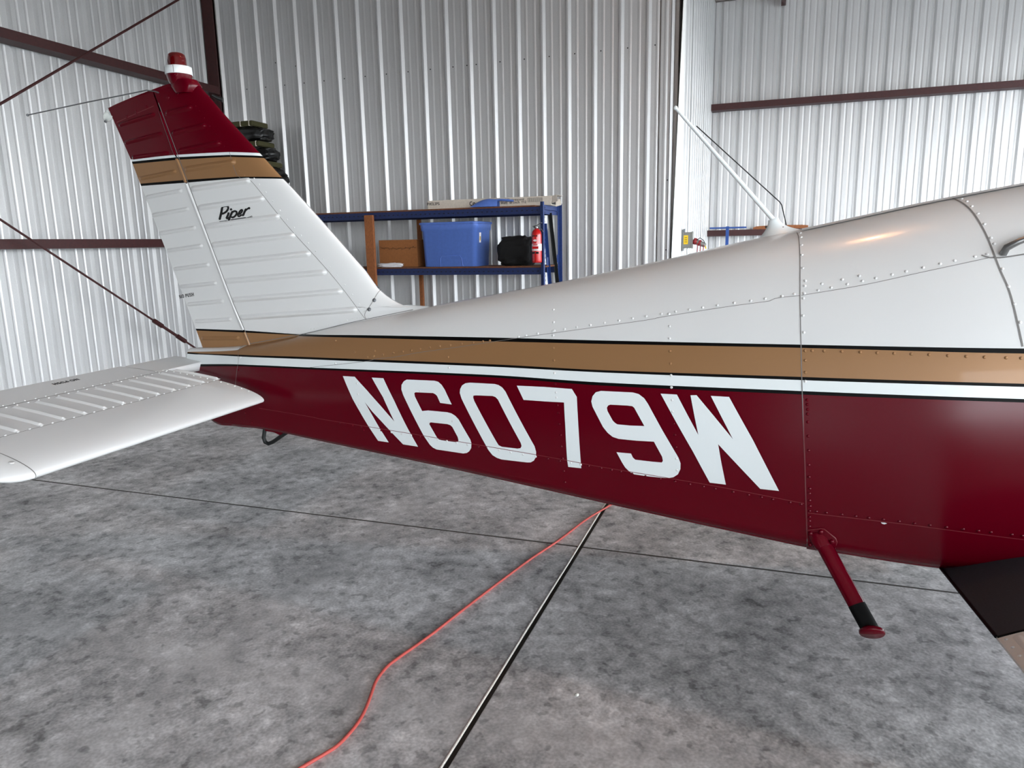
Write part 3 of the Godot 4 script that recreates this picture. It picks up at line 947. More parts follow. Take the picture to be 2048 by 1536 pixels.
func build_fin(p: Node3D) -> void:
	var hinge_f := func(y): return fin_hinge(y) + 0.004
	var hinge_r := func(y): return fin_hinge(y) - 0.004
	var lead := func(y): return fin_lead(y)
	var rear := func(y): return fin_rear(y)
	var foot := func(x): return fin_foot(x)
	var top := func(x): return fin_top(x)
	var line := func(k): return func(x): return max(fin_y(k, x), fin_foot(x))
	var low_f := func(k): return func(x): return max(lin(k, x), fin_foot(x)) if x < -1.9 else fin_foot(x)
	var zones := [
		["fin_skin", "white_skin", line.call(FIN_E), low_f.call(FIN_F), M.white, 30],
		["", "red_skin", top, line.call(FIN_A), M.red, 12],
		["", "white_stripe", line.call(FIN_A), line.call(FIN_B), M.decal, 1],
		["", "black_stripe", line.call(FIN_B), line.call(FIN_C), M.stripe_black, 1],
		["", "gold_stripe", line.call(FIN_C), line.call(FIN_D), M.gold, 4],
		["", "black_stripe", line.call(FIN_D), line.call(FIN_E), M.stripe_black, 1],
		["", "black_stripe", low_f.call(FIN_F), low_f.call(FIN_G), M.stripe_black, 1],
		["", "gold_stripe", low_f.call(FIN_G), foot, M.gold, 2]]
	var fin: MeshInstance3D
	var rud: MeshInstance3D
	for z in zones:
		var a := fin_band(z[3], z[2], lead, hinge_f, z[5], 34, 1.7)
		var b := fin_band(z[3], z[2], hinge_r, rear, z[5], 12, 1.0)
		if fin == null:
			fin = part("fin", a, z[4], p)
			rud = part("rudder", b, z[4], p)
		else:
			part(z[1], a, z[4], fin)
			part(z[1], b, z[4], rud)
	# closing strips along the rudder post, the top and the rudder's rear edge
	var post := []
	for s in [1.0, -1.0]:
		var r := PackedVector3Array()
		for k in 21:
			var y: float = lerp(1.06, 2.255, k / 20.0)
			r.append(Vector3(fin_hinge(y), y, s * (fin_half(fin_hinge(y), y) - 0.003)))
		post.append(r)
	part("hinge_gap", grid(post), M.dark, fin)
	var rim := []
	for s in [1.0, -1.0]:
		var r := PackedVector3Array()
		for k in 15:
			var x: float = lerp(-2.99, -2.487, k / 14.0)
			r.append(Vector3(x, fin_top(x), s * fin_half(x, fin_top(x))))
		rim.append(r)
	part("tip_rim", grid(rim), M.red, fin)
	var cap := []
	for k in 26:
		var x: float = lerp(-2.984, -2.475, k / 25.0)
		cap.append(Vector3(x, fin_top(x) - 0.009, 0))
	var radii := []
	for k in 26:
		radii.append(fin_half(cap[k].x, cap[k].y - 0.01) * 1.02 + 0.001)
	part("tip_cap", tube(cap, radii, 12, Vector2(1.0, 0.55)), M.red, fin)
	for z in [[1.14, 1.83, M.white], [1.835, 1.945, M.gold], [1.962, 2.16, M.red], [1.06, 1.128, M.gold]]:
		var rows := []
		for q in [[-0.011, 0.0004], [-0.008, 0.004], [-0.002, 0.005], [0.003, 0.004], [0.005, 0.0]]:
			var r := PackedVector3Array()
			for k in 9:
				var y: float = lerp(z[0], z[1], k / 8.0)
				r.append(on_fin(fin_hinge(y) + q[0], y, q[1]))
			rows.append(r)
		part("hinge_strip", grid(rows), z[2], rud)
	part("hinge_line", fin_ribbon([[fin_hinge(1.07) + 0.008, 1.07], [fin_hinge(2.2) + 0.008, 2.2]], 0.0035, 0.0014), M.seam_shade_and_caulk, fin)
	var place := func(x, y): return on_fin(x, y)
	var nrm := func(x, y): return fin_normal(x, y)
	for s in [[FIN_BEADS, fin], [RUDDER_BEADS, rud]]:
		for e in s[0]:
			var y: float = (e[1] + e[3]) / 2
			var m: Material = M.white
			if y > 1.955:
				m = M.red
			elif y > 1.84 or y < 1.13:
				m = M.gold
			if s[1] == rud:
				e = [e[0] + 0.016, e[1] + 0.0015, e[2] - 0.004, e[3]]
			else:
				e = [e[0] + 0.008, e[1], e[2] - 0.008, e[3]]
			part("bead", bead(e, 0.016 if s[1] == fin else 0.012, 0.0088 if s[1] == fin else 0.0068, place, nrm), m, s[1])
	part("skin_seam", fin_ribbon(FIN_SEAM.slice(4), 0.0020), M.seam_shade_and_caulk, fin)
	part("foot_seam", fin_ribbon([[-2.29, 1.071], [-1.953, 1.131], [-1.73, 1.181], [-1.622, 1.203], [-1.476, 1.231], [-1.40, 1.245]], 0.0028), M.seam_shade_and_caulk, fin)
	part("fillet_seam", fin_ribbon(FIN_FILLET, 0.0022), M.seam_shade_and_caulk, fin)
	part("cap_seam", fin_ribbon([[-2.94, 2.135], [-2.69, 2.188]], 0.0025), M.gap_red, rud)
	for q in spread(FIN_SEAM.slice(4), 22):
		rivet_to(gold_rivets if q[1] > 1.84 and q[1] < 1.94 else (red_rivets if q[1] > 1.95 else white_rivets), on_fin(q[0] + 0.016, q[1] + 0.010), fin_normal(q[0], q[1]), 0.7)
	for q in spread([[-2.45, 2.17], [-2.31, 1.985]], 7):
		rivet_to(red_rivets, on_fin(q[0], q[1]), fin_normal(q[0], q[1]), 0.7)
	for q in spread([[-1.92, 1.152], [-1.65, 1.212]], 11):
		rivet_to(white_rivets, on_fin(q[0], q[1]), fin_normal(q[0], q[1]), 0.6)
	var screw_head := lathe([[0.0, 0.004], [0.0045, 0.004], [0.0085, 0.002], [0.009, 0.0]], 12)
	for q in [[-1.583, 1.287], [-1.604, 1.247]]:
		part("fillet_screw", turned(screw_head, fin_normal(q[0], q[1])), M.zinc, fin, on_fin(q[0], q[1]))
	for q in CAPSCREWS:
		if q[1] < 2.26:
			part("cap_screw", turned(lathe([[0.0, 0.002], [0.003, 0.002], [0.0065, 0.003], [0.0075, 0.0]], 12), fin_normal(q[0], q[1])), M.red, fin if q[0] > -2.65 else rud, on_fin(q[0], q[1]))
	# maker's script on the fin
	var w := 0.056
	var strokes := [
		[[[400, 330], [375, 460], [340, 620], [300, 780], [262, 905]], 1.0],
		[[[372, 330], [450, 290], [560, 268], [650, 280], [685, 350], [660, 440], [590, 525], [490, 590], [390, 620], [300, 618]], 0.85],
		[[[712, 560], [680, 660], [630, 770], [590, 850]], 0.95], [[[590, 855], [660, 840], [740, 780], [800, 700], [850, 600]], 0.6],
		[[[850, 388], [785, 462]], 0.85],
		[[[905, 500], [850, 590], [790, 720], [730, 860], [695, 1010]], 0.95],
		[[[850, 600], [910, 535], [1000, 505], [1075, 545], [1070, 640], [1000, 735], [900, 790], [815, 765]], 0.8],
		[[[1165, 655], [1240, 625], [1310, 550], [1345, 470], [1300, 445], [1225, 520], [1160, 630], [1140, 700], [1175, 745], [1260, 710], [1340, 655]], 0.72],
		[[[1345, 655], [1380, 690], [1420, 600], [1470, 490], [1520, 395]], 0.9], [[[1450, 530], [1520, 450], [1600, 390], [1680, 340]], 0.72], [[[1680, 345], [1625, 415]], 0.8],
		[[[250, 990], [630, 935]], 0.28], [[[785, 905], [1150, 850], [1515, 800]], 0.34]]
	var ink := SurfaceTool.new()
	ink.begin(Mesh.PRIMITIVE_TRIANGLES)
	for s in strokes:
		var c := Curve2D.new()
		var k: Array = s[0]
		for i in k.size():
			var t := Vector2.ZERO
			if i > 0 and i < k.size() - 1:
				t = (Vector2(k[i + 1][0], k[i + 1][1]) - Vector2(k[i - 1][0], k[i - 1][1])) / 6.0
			c.add_point(Vector2(k[i][0], k[i][1]), -t, t)
		c.bake_interval = 20
		var rows := []
		for h in [-1.0, 1.0]:
			var r := PackedVector3Array()
			var n := 26
			for i in n + 1:
				var at := c.get_baked_length() * i / n
				var q := c.sample_baked(at, true)
				var d: Vector2 = (c.sample_baked(min(at + 12, c.get_baked_length()), true) - c.sample_baked(max(at - 12, 0.0), true)).normalized().orthogonal()
				var end: float = min(1.0, 0.45 + min(i, n - i) * 0.4)
				q += d * h * w * 1000 * s[1] * end
				r.append(logo_point(q.x, q.y, 0.0016))
			rows.append(r)
		ink.append_from(grid(rows), 0, Transform3D.IDENTITY)
	part("maker_script", ink.commit(), M.ink, fin)
	var motto := lettering("THE TRADITION CONTINUES", 0.0072)
	var mo := part("motto", motto, M.ink, fin, logo_point(1287, 945, 0.001))
	mo.basis = Basis(fin_basis(-2.24, 1.65, 0.272))
	var np := part("no_push_letters", lettering("NO PUSH", 0.017, true), M.ink, rud, on_fin(-2.633, 1.302, 0.0008))
	np.basis = fin_basis(-2.633, 1.302, 0.14)
	# beacon on the fin tip
	var bc := thing_part("beacon", p)
	var skirt := []
	for q in [[0.012, -0.095], [0.030, -0.07], [0.047, -0.035], [0.055, -0.01], [0.057, 0.0]]:
		skirt.append(q)
	part("beacon_base", lathe(skirt, 24), M.red, bc, Vector3(-2.547, 2.318, 0))
	part("saddle", loft([[-0.03, 0.05, 0.040, 0.035], [0.0, 0.07, 0.046, 0.04], [0.028, 0.052, 0.042, 0.04]], 6), M.red, bc, Vector3(-2.512, 2.262, 0))
	part("white_collar", lathe([[0.0575, 0.0], [0.0590, 0.002], [0.0585, 0.034], [0.050, 0.0365], [0.0, 0.037]], 24), M.decal, bc, Vector3(-2.548, 2.316, 0))
	part("red_lens", lathe([[0.041, 0.0], [0.0405, 0.035], [0.037, 0.052], [0.028, 0.059], [0.0, 0.061]], 24), M.lens, bc, Vector3(-2.552, 2.352, 0))
	for k in [-0.9, 0.35]:
		var t := part("collar_joint", box(Vector3(0.0022, 0.034, 0.002), 0.0005), M.seam_shade_and_caulk, bc, Vector3(-2.548 + 0.0592 * sin(k), 2.335, 0.0592 * cos(k)))
		t.rotation.y = k
	part("base_screw", turned(lathe([[0.0, 0.002], [0.003, 0.002], [0.0065, 0.003], [0.0075, 0.0]], 12), Vector3(0.45, 0.05, 0.9)), M.red, bc, Vector3(-2.522, 2.306, 0.0505))
	# wire aerial from the fin tip
	var wire := []
	for q in TAIL_WIRE:
		wire.append(Vector3(q[0], q[1], 0.045 if q[0] > -2.7 else 0.045 + 0.0))
	var wp := part("tail_wire", tube(wire, [0.0028]), M.zinc, p)
	part("wire_ball", lathe([[0.0, -0.007], [0.005, -0.005], [0.007, 0.0], [0.005, 0.005], [0.0, 0.007]], 10), M.zinc, wp, wire[-1])
	var kn := part("aerial_stub", tube([Vector3(-2.40, 2.222, -0.03), Vector3(-2.375, 2.208, -0.05), Vector3(-2.362, 2.204, -0.055)], [0.006, 0.010, 0.011], 10), M.black_iron, p)
	kn.set_meta("label", "dark aerial stub on the far side of the fin tip")
	# tail lamp
	var tl := part("tail_lamp", lathe([[0.0, -0.03], [0.014, -0.024], [0.021, -0.008], [0.022, 0.01], [0.020, 0.02]], 16), M.clear, p, Vector3(-2.992, 2.168, 0))
	tl.rotation = Vector3(0, 0, -0.9)
	var br := part("lamp_bracket", box(Vector3(0.012, 0.022, 0.012), 0.003), M.zinc, tl, Vector3(0.004, -0.026, 0))
	br.rotation.z = 0.3

func thing_part(called: String, parent: Node3D) -> Node3D:
	var o := Node3D.new()
	o.name = called
	parent.add_child(o)
	return o

func turned(mesh: Mesh, nn: Vector3) -> ArrayMesh:      # the mesh's y axis along nn
	var y := nn.normalized()
	var x := y.cross(Vector3(0.3, 1, 0.1)).normalized()
	return mix_of([[mesh, Transform3D(Basis(x, y, x.cross(y)), Vector3.ZERO)]])

func logo_point(px: float, py: float, proud: float) -> Vector3:
	var x := -2.39142 + 0.12169 * px / 1000 - 0.01104 * py / 1000
	var y := 1.74799 - 0.00373 * px / 1000 - 0.09871 * py / 1000
	return on_fin(x, y, proud)

func fin_basis(x: float, y: float, slope: float) -> Basis:     # lettering laid on the fin, its line rising by slope
	var z := fin_normal(x, y)
	var right := Vector3(cos(slope), sin(slope), 0)
	var up := z.cross(right).normalized()
	return Basis(up.cross(z).normalized(), up, z)

# --- tailplane

func tail_point(c: float, t: float, z: float) -> Vector3:        # along the chord, above it, across the span
	var th := deg_to_rad(10.8)
	return Vector3(-2.016 - c * cos(th) + t * sin(th), 0.863 + c * sin(th) + t * cos(th), z)

func tail_half(s: float) -> float:
	return 5 * 0.1 * 0.737 * (0.2969 * sqrt(s) - 0.126 * s - 0.3516 * s * s + 0.2843 * s * s * s - 0.1015 * s * s * s * s)

func tail_skin(s0: float, s1: float, z0: float, z1: float, hand: float, tip := 0.0) -> ArrayMesh:
	var rows := []
	var zs := [z0, z1]
	if tip > 0:
		zs = [z0, z0 + tip * 0.3, z0 + tip * 0.55, z0 + tip * 0.75, z0 + tip * 0.9, z0 + tip * 0.98, z0 + tip]
	for z in zs:
		var k := 1.0
		if tip > 0:
			k = sqrt(max(0.0, 1.0 - pow((z - z0) / tip, 2.2)))
		var r := PackedVector3Array()
		var n := 36
		for i in n + 1:          # from the rear along the top to the nose and back underneath
			var a := 1.0 - 2.0 * i / n
			var s: float = s0 + (s1 - s0) * pow(abs(a), 1.8)
			var nose: float = (1.0 - k) * 0.16 * (1.0 - s)
			r.append(tail_point((s + nose) * 0.737, tail_half(s) * (k if tip > 0 else 1.0) * (1.0 if a >= 0 else -1.0), z * hand))
		rows.append(r)
	if hand < 0:
		rows.reverse()
	return grid(rows)

func tail_rib_end(s0: float, s1: float, z: float) -> ArrayMesh:
	var rows := [PackedVector3Array(), PackedVector3Array()]
	for i in 19:
		var s: float = s0 + (s1 - s0) * pow(i / 18.0, 1.8)
		rows[0].append(tail_point(s * 0.737, tail_half(s), z))
		rows[1].append(tail_point(s * 0.737, -tail_half(s), z))
	return grid(rows)

func build_tailplane(p: Node3D, hand: float) -> void:
	var root := 0.285
	var sep := 1.373
	var tp := part("tailplane", mix_of([[tail_skin(0.0, 0.708, root, sep, hand), Transform3D.IDENTITY], [tail_rib_end(0.0, 0.708, root * hand), Transform3D.IDENTITY]]), M.white, p)
	part("tip_cap", tail_skin(0.0, 1.0, sep + 0.0015, sep + 0.105, hand, 0.105), M.white, tp)
	var tab := part("trim_tab", mix_of([[tail_skin(0.714, 1.0, root + 0.06, sep - 0.002, hand), Transform3D.IDENTITY], [tail_rib_end(0.714, 1.0, (root + 0.06) * hand), Transform3D.IDENTITY]]), M.white, tp)
	if hand < 0:
		return
	# the centre piece of the tab, reaching behind the tail cone
	part("tab_centre", tail_skin(0.72, 0.985, 0.02, root + 0.054, hand), M.white, tp)
	var top := func(c: float, z: float) -> Vector3: return tail_point(c * 0.737, tail_half(c), z)
	var up := func(c: float, z: float) -> Vector3: return tail_point(c * 0.737, tail_half(c) + 1, z) - tail_point(c * 0.737, tail_half(c), z)
	for k in 12:
		var z := 1.225 - 0.0867 * k
		part("bead", bead([0.365, z, 0.66, z], 0.013, 0.007, func(c, w): return top.call(c, w), func(c, w): return up.call(c, w)), M.white, tp)
	part("skin_seam", grid([PackedVector3Array([top.call(0.335, root) + Vector3.UP * 0.0008, top.call(0.335, sep) + Vector3.UP * 0.0008]), PackedVector3Array([top.call(0.3385, root) + Vector3.UP * 0.0008, top.call(0.3385, sep) + Vector3.UP * 0.0008])]), M.seam_shade_and_caulk, tp)
	part("tab_gap", grid([PackedVector3Array([top.call(0.706, root) + Vector3.UP * 0.0006, top.call(0.706, sep) + Vector3.UP * 0.0006]), PackedVector3Array([top.call(0.7115, root) + Vector3.UP * 0.0006, top.call(0.7115, sep) + Vector3.UP * 0.0006])]), M.seam_shade_and_caulk, tp)
	var cap_line := []
	for w in [sep - 0.001, sep + 0.0022]:
		var r := PackedVector3Array()
		for i in 24:
			var s: float = pow(i / 23.0, 1.8)
			r.append(top.call(s, w) + Vector3.UP * 0.0007)
		cap_line.append(r)
	part("cap_seam", grid(cap_line), M.seam_shade_and_caulk, tp)
	for k in 26:
		var z := 1.355 - 0.0434 * k * 0.97
		if z > root + 0.01:
			rivet_to(white_rivets, top.call(0.345, z), up.call(0.345, z), 0.95)
			rivet_to(white_rivets, top.call(0.690, z + 0.01), up.call(0.69, z), 0.9)
			rivet_to(white_rivets, top.call(0.728, z), up.call(0.72, z), 0.7)
	for k in 13:
		rivet_to(white_rivets, top.call(0.10 + 0.05 * k, root + 0.014), up.call(0.2 + 0.04 * k, root), 0.9)
	for q in [[0.25, 1.40], [0.1, 1.392]]:
		part("cap_screw", turned(lathe([[0.0, 0.0015], [0.003, 0.0015], [0.0065, 0.003], [0.0078, 0.0]], 12), up.call(q[0], q[1])), M.white, tp, top.call(q[0], q[1]))
	var np := part("no_push_letters", lettering("NO PUSH", 0.020), M.ink, tab, top.call(0.905, 0.69) + Vector3.UP * 0.0015)
	np.basis = Basis(Vector3(0, 0, 1), -(tail_point(1, 0, 0) - tail_point(0, 0, 0)), up.call(0.92, 0.7)).orthonormalized()
	np.basis = Basis(Vector3(0, 0, 1).rotated(up.call(0.92, 0.7), 0.0), (up.call(0.92, 0.7) as Vector3).cross(Vector3(0, 0, 1)), up.call(0.92, 0.7))

# --- wing

func wing_te(z: float) -> Vector3:
	return Vector3(0.605, 0.500 + 0.118 * (z - 0.5), z)

func wing_top(d: float, z: float) -> Vector3:       # d forward of the trailing edge
	var rise := 0.172 * (1 - exp(-d / 0.31))
	if d > 1.0:
		rise -= 0.13 * pow((d - 1.0) / 0.6, 2.6)
	return wing_te(z) + Vector3(d, rise, 0)

func wing_low(d: float) -> float:
	return -0.006 - 0.05 * sin(min(d / 1.6, 1.0) * PI) + 0.045 * pow(min(d / 1.6, 1.0), 3.0)

func wing_panel(d0: float, d1: float, z0: float, z1: float, hand: float, proud := 0.0, cols := 20) -> ArrayMesh:
	var rows := []
	for z in [z0, lerp(z0, z1, 0.33), lerp(z0, z1, 0.67), z1]:
		var r := PackedVector3Array()
		for i in cols + 1:
			var q := wing_top(d0 + (d1 - d0) * pow(float(i) / cols, 1.3), z)
			r.append(Vector3(q.x, q.y + proud, q.z * hand))
		rows.append(r)
	if hand < 0:
		rows.reverse()
	return grid(rows)

func build_wing(p: Node3D, hand: float) -> void:
	var z0 := 0.44
	var z1 := 4.5
	var pile := [[wing_panel(0.0, 1.6, z0, z1, hand, 0.0, 34), Transform3D.IDENTITY]]
	var under := []
	for z in [z0, z1]:
		var r := PackedVector3Array()
		for i in 30:
			var d := 1.6 * i / 29.0
			var q := wing_te(z) + Vector3(d, min(wing_low(d), wing_top(d, z).y - wing_te(z).y), 0)
			r.append(Vector3(q.x, q.y, q.z * hand))
		under.append(r)
	if hand > 0:
		under.reverse()
	pile.append([grid(under), Transform3D.IDENTITY])
	var te := []
	for q in [Vector3(0, 0, 0), Vector3(0, -0.006, 0)]:
		te.append(PackedVector3Array([(wing_te(z0) + q) * Vector3(1, 1, hand), (wing_te(z1) + q) * Vector3(1, 1, hand)]))
	pile.append([grid(te), Transform3D.IDENTITY])
	for z in [z0, z1]:
		var r := [PackedVector3Array(), PackedVector3Array()]
		for i in 30:
			var d := 1.6 * i / 29.0
			r[0].append(wing_top(d, z) * Vector3(1, 1, hand))
			r[1].append((wing_te(z) + Vector3(d, min(wing_low(d), wing_top(d, z).y - wing_te(z).y), 0)) * Vector3(1, 1, hand))
		pile.append([grid(r), Transform3D.IDENTITY])
	var w := part("wing", mix_of(pile), M.flap_paint, p)
	if hand < 0:
		return
	part("wing_walk", wing_panel(0.0, 1.5, z0 + 0.02, 1.02, hand, 0.0022, 26), M.walk, w)
	part("walk_edge", tube([wing_te(0.46) + Vector3(-0.001, 0.001, 0), wing_te(1.02) + Vector3(-0.001, 0.001, 0)], [0.0045], 8), M.stripe_black, w)
	var edge := []
	for i in 20:
		edge.append(wing_top(1.4 * pow(i / 19.0, 1.3), 1.024) + Vector3(0, 0.001, 0))
	part("walk_border", tube(edge, [0.003], 6), M.stripe_black, w)
	var top := func(d, z): return wing_top(d, z)
	var nrm := func(d, z): return (Vector3(-(wing_top(d + 0.01, z).y - wing_top(d, z).y) / 0.01, 1, -0.118)).normalized()
	part("flap_bead", bead([0.034, 1.05, 0.034, 2.3], 0.011, 0.004, top, nrm), M.flap_paint, w)
	for k in 4:
		part("flap_bead", bead([0.06, 1.10 + 0.2 * k, 0.28, 1.10 + 0.2 * k], 0.016, 0.006, top, nrm), M.flap_paint, w)
	for k in 20:
		rivet_to(white_rivets, wing_top(0.012, 1.045 + 0.045 * k), nrm.call(0.012, 1.1), 0.9)
	var ns := part("no_step_letters", lettering("NO STEP", 0.030), M.ink, w, wing_top(0.04, 1.19) + Vector3(0, 0.0015, 0))
	var nn: Vector3 = nrm.call(0.05, 1.2)
	var right := Vector3(0, 0.118, 1).normalized()
	ns.basis = Basis(right, nn.cross(right).normalized(), nn).orthonormalized()

# --- the whole machine

func build_aeroplane() -> void:
	rivet_mesh = lathe([[0.0050, -0.0004], [0.0046, 0.0014], [0.0033, 0.0027], [0.0, 0.0033]], 8)
	white_rivets = SurfaceTool.new()
	gold_rivets = SurfaceTool.new()
	red_rivets = SurfaceTool.new()
	for st in [white_rivets, gold_rivets, red_rivets]:
		st.begin(Mesh.PRIMITIVE_TRIANGLES)
	var p := thing("aeroplane", "white, gold and burgundy light aeroplane with N6079W painted on its side", "aeroplane", Vector3(-2.9 * sin(NOSE_TURN), 0, -2.9 * cos(NOSE_TURN)))
	p.rotation.y = NOSE_TURN
	var ridge := func(x): return herm(RIDGE, x)
	var belly := func(x): return herm(BELLY, x)
	var e := func(k): return func(x): return edge_y(k, x)
	var top_low := func(x): return edge_y(EDGE_A, x) if x > -2.31 else herm(RIDGE, x) - 0.016
	var a_low := func(x): return edge_y(EDGE_B, x) if x > -2.31 else herm(RIDGE, x) - 0.016
	var f := part("fuselage", band(top_low, ridge, 26, 2.3, true), M.white, p)
	part("black_stripe", band(a_low, top_low, 1, 1, true), M.stripe_black, f)
	part("gold_stripe", band(e.call(EDGE_C), a_low, 4, 1, true), M.gold, f)
	part("black_stripe", band(e.call(EDGE_D), e.call(EDGE_C), 1, 1, true), M.stripe_black, f)
	part("white_stripe", band(e.call(EDGE_E), e.call(EDGE_D), 2, 1, true), M.decal, f)
	part("black_stripe", band(e.call(EDGE_F), e.call(EDGE_E), 1, 1, true), M.stripe_black, f)
	part("red_skin", band(belly, e.call(EDGE_F), 22, 0.75, true), M.red, f)
	var keel := []
	for s in [1.0, 0.6, 0.0, -0.6, -1.0]:
		var r := PackedVector3Array()
		for x in stations():
			var y := herm(BELLY, x)
			r.append(Vector3(x, y - 0.02 * (1 - s * s), side(x, y) * s))
		keel.append(r)
	part("belly_skin", grid(keel), M.red, f)
	for x in [-2.645, 3.42]:
		var rows := [PackedVector3Array(), PackedVector3Array()]
		for k in 25:
			var y: float = lerp(herm(RIDGE, x), herm(BELLY, x), k / 24.0)
			rows[0].append(Vector3(x, y, side(x, y)))
			rows[1].append(Vector3(x, y, -side(x, y)))
		part("end_cap", grid(rows), M.decal if x < 0 else M.red, f)
	# panel joints
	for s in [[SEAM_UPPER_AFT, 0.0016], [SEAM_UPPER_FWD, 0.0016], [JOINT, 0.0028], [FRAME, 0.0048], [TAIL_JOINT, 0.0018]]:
		part("panel_seam", side_ribbon(s[0], s[1]), M.seam_shade_and_caulk, f)  # grey ribbons paint the thin shadow of each lap
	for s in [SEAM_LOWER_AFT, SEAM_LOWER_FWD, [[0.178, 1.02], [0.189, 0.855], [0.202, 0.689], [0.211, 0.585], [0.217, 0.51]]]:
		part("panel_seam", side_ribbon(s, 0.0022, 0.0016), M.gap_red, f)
	part("panel_seam", side_ribbon([[0.655, 1.46], [0.70, 1.452], [0.85, 1.478], [1.0, 1.50]], 0.004), M.seam_shade_and_caulk, f)
	# the doubler strip along the ridge
	var strip := []
	for s in [-1.0, -0.97, 0.97, 1.0]:
		var r := PackedVector3Array()
		for k in 40:
			var x: float = lerp(0.17, 1.05, k / 39.0)
			var y := herm(RIDGE, x) - 0.0095
			r.append(Vector3(x, y + (0.0022 if abs(s) < 0.99 else 0.0), side(x, y) * s) if abs(s) > 0.9 else Vector3.ZERO)
		strip.append(r)
	var crown := []
	for s in [-1.0, -0.6, 0.0, 0.6, 1.0]:
		var r := PackedVector3Array()
		for k in 40:
			var x: float = lerp(0.17, 1.05, k / 39.0)
			r.append(Vector3(x, herm(RIDGE, x) - 0.0075 * s * s * s * s + 0.0025, side(x, herm(RIDGE, x) - 0.0085) * s))
		crown.append(r)
	part("ridge_strip", grid(crown), M.white, f)
	# rivets
	side_rivets(spread(R_UPPER_AFT, 21))
	side_rivets(spread(R_UPPER_FWD, 13))
	side_rivets(spread([[0.172, 1.368], [0.21, 1.372], [0.33, 1.400]], 4))
	side_rivets(R_FRAMEA)
	side_rivets(R_FRAMEB)
	side_rivets(R_JOINT)
	side_rivets(R_FRAMEC)
	side_rivets(spread(R_GOLD, 13))
	side_rivets(spread(R_GOLD_AFT, 14))
	side_rivets(spread(R_LOWER_AFT, 42))
	side_rivets(spread(R_LOWER_FWD, 15))
	side_rivets(R_TAIL)
	side_rivets(R_MISC)
	for q in spread([[0.2, 0.0], [1.0, 0.0]], 22):
		var y := herm(RIDGE, q[0]) - 0.003
		rivet_to(white_rivets, Vector3(q[0], y + 0.002, side(q[0], y) * 0.85), Vector3(-0.2, 1, 0.25))
	# registration, one letter after the other
	for g in [["N", GLYPH_N, []], ["six", GLYPH_SIX, [GLYPH_SIX_HOLE]], ["zero", GLYPH_ZERO, [GLYPH_ZERO_HOLE]], ["seven", GLYPH_SEVEN, []], ["nine", GLYPH_NINE, [GLYPH_NINE_HOLE]], ["W", GLYPH_W, []]]:
		part("registration_letter", glyph(g[1], g[2], on_skin), M.decal, p).set_meta("label", "large white registration character " + g[0])
	part("paint_chip", glyph([[0.420, 0.646], [0.431, 0.647], [0.437, 0.645], [0.430, 0.641], [0.424, 0.642]], [], on_skin, 0.05), M.decal, f)
	# cabin glass, ahead of what the photograph shows
	for q in [[1.02, 1.42], [1.52, 1.98]]:
		part("side_window", glyph([[q[0], 1.32], [q[1], 1.33], [q[1] - 0.03, 1.56], [q[0] + 0.05, 1.57]], [], func(x, y): return [on_side(x, y, 0.003), side_normal(x, y)], 0.04), M.window, f)
	# roof handle
	var hp := []
	for q in [[0.708, 1.462, 0.001], [0.716, 1.472, 0.018], [0.745, 1.482, 0.030], [0.80, 1.498, 0.038], [0.90, 1.518, 0.036], [0.95, 1.526, 0.018]]:
		hp.append(on_side(q[0], q[1], q[2]))
	part("grab_handle", tube(hp, [0.011, 0.011, 0.0095, 0.009, 0.009, 0.011], 10), M.steel, p).set_meta("label", "dark metal grab handle beside the cabin roof")
	build_fin(p)
	build_tailplane(p, 1.0)
	build_tailplane(p, -1.0)
	build_wing(p, 1.0)
	build_wing(p, -1.0)
	build_fittings(p)
	for s in [["rivets", white_rivets, M.white], ["rivets", gold_rivets, M.gold], ["rivets", red_rivets, M.red]]:
		part(s[0], s[1].commit(), s[2], f).set_meta("kind", "stuff")

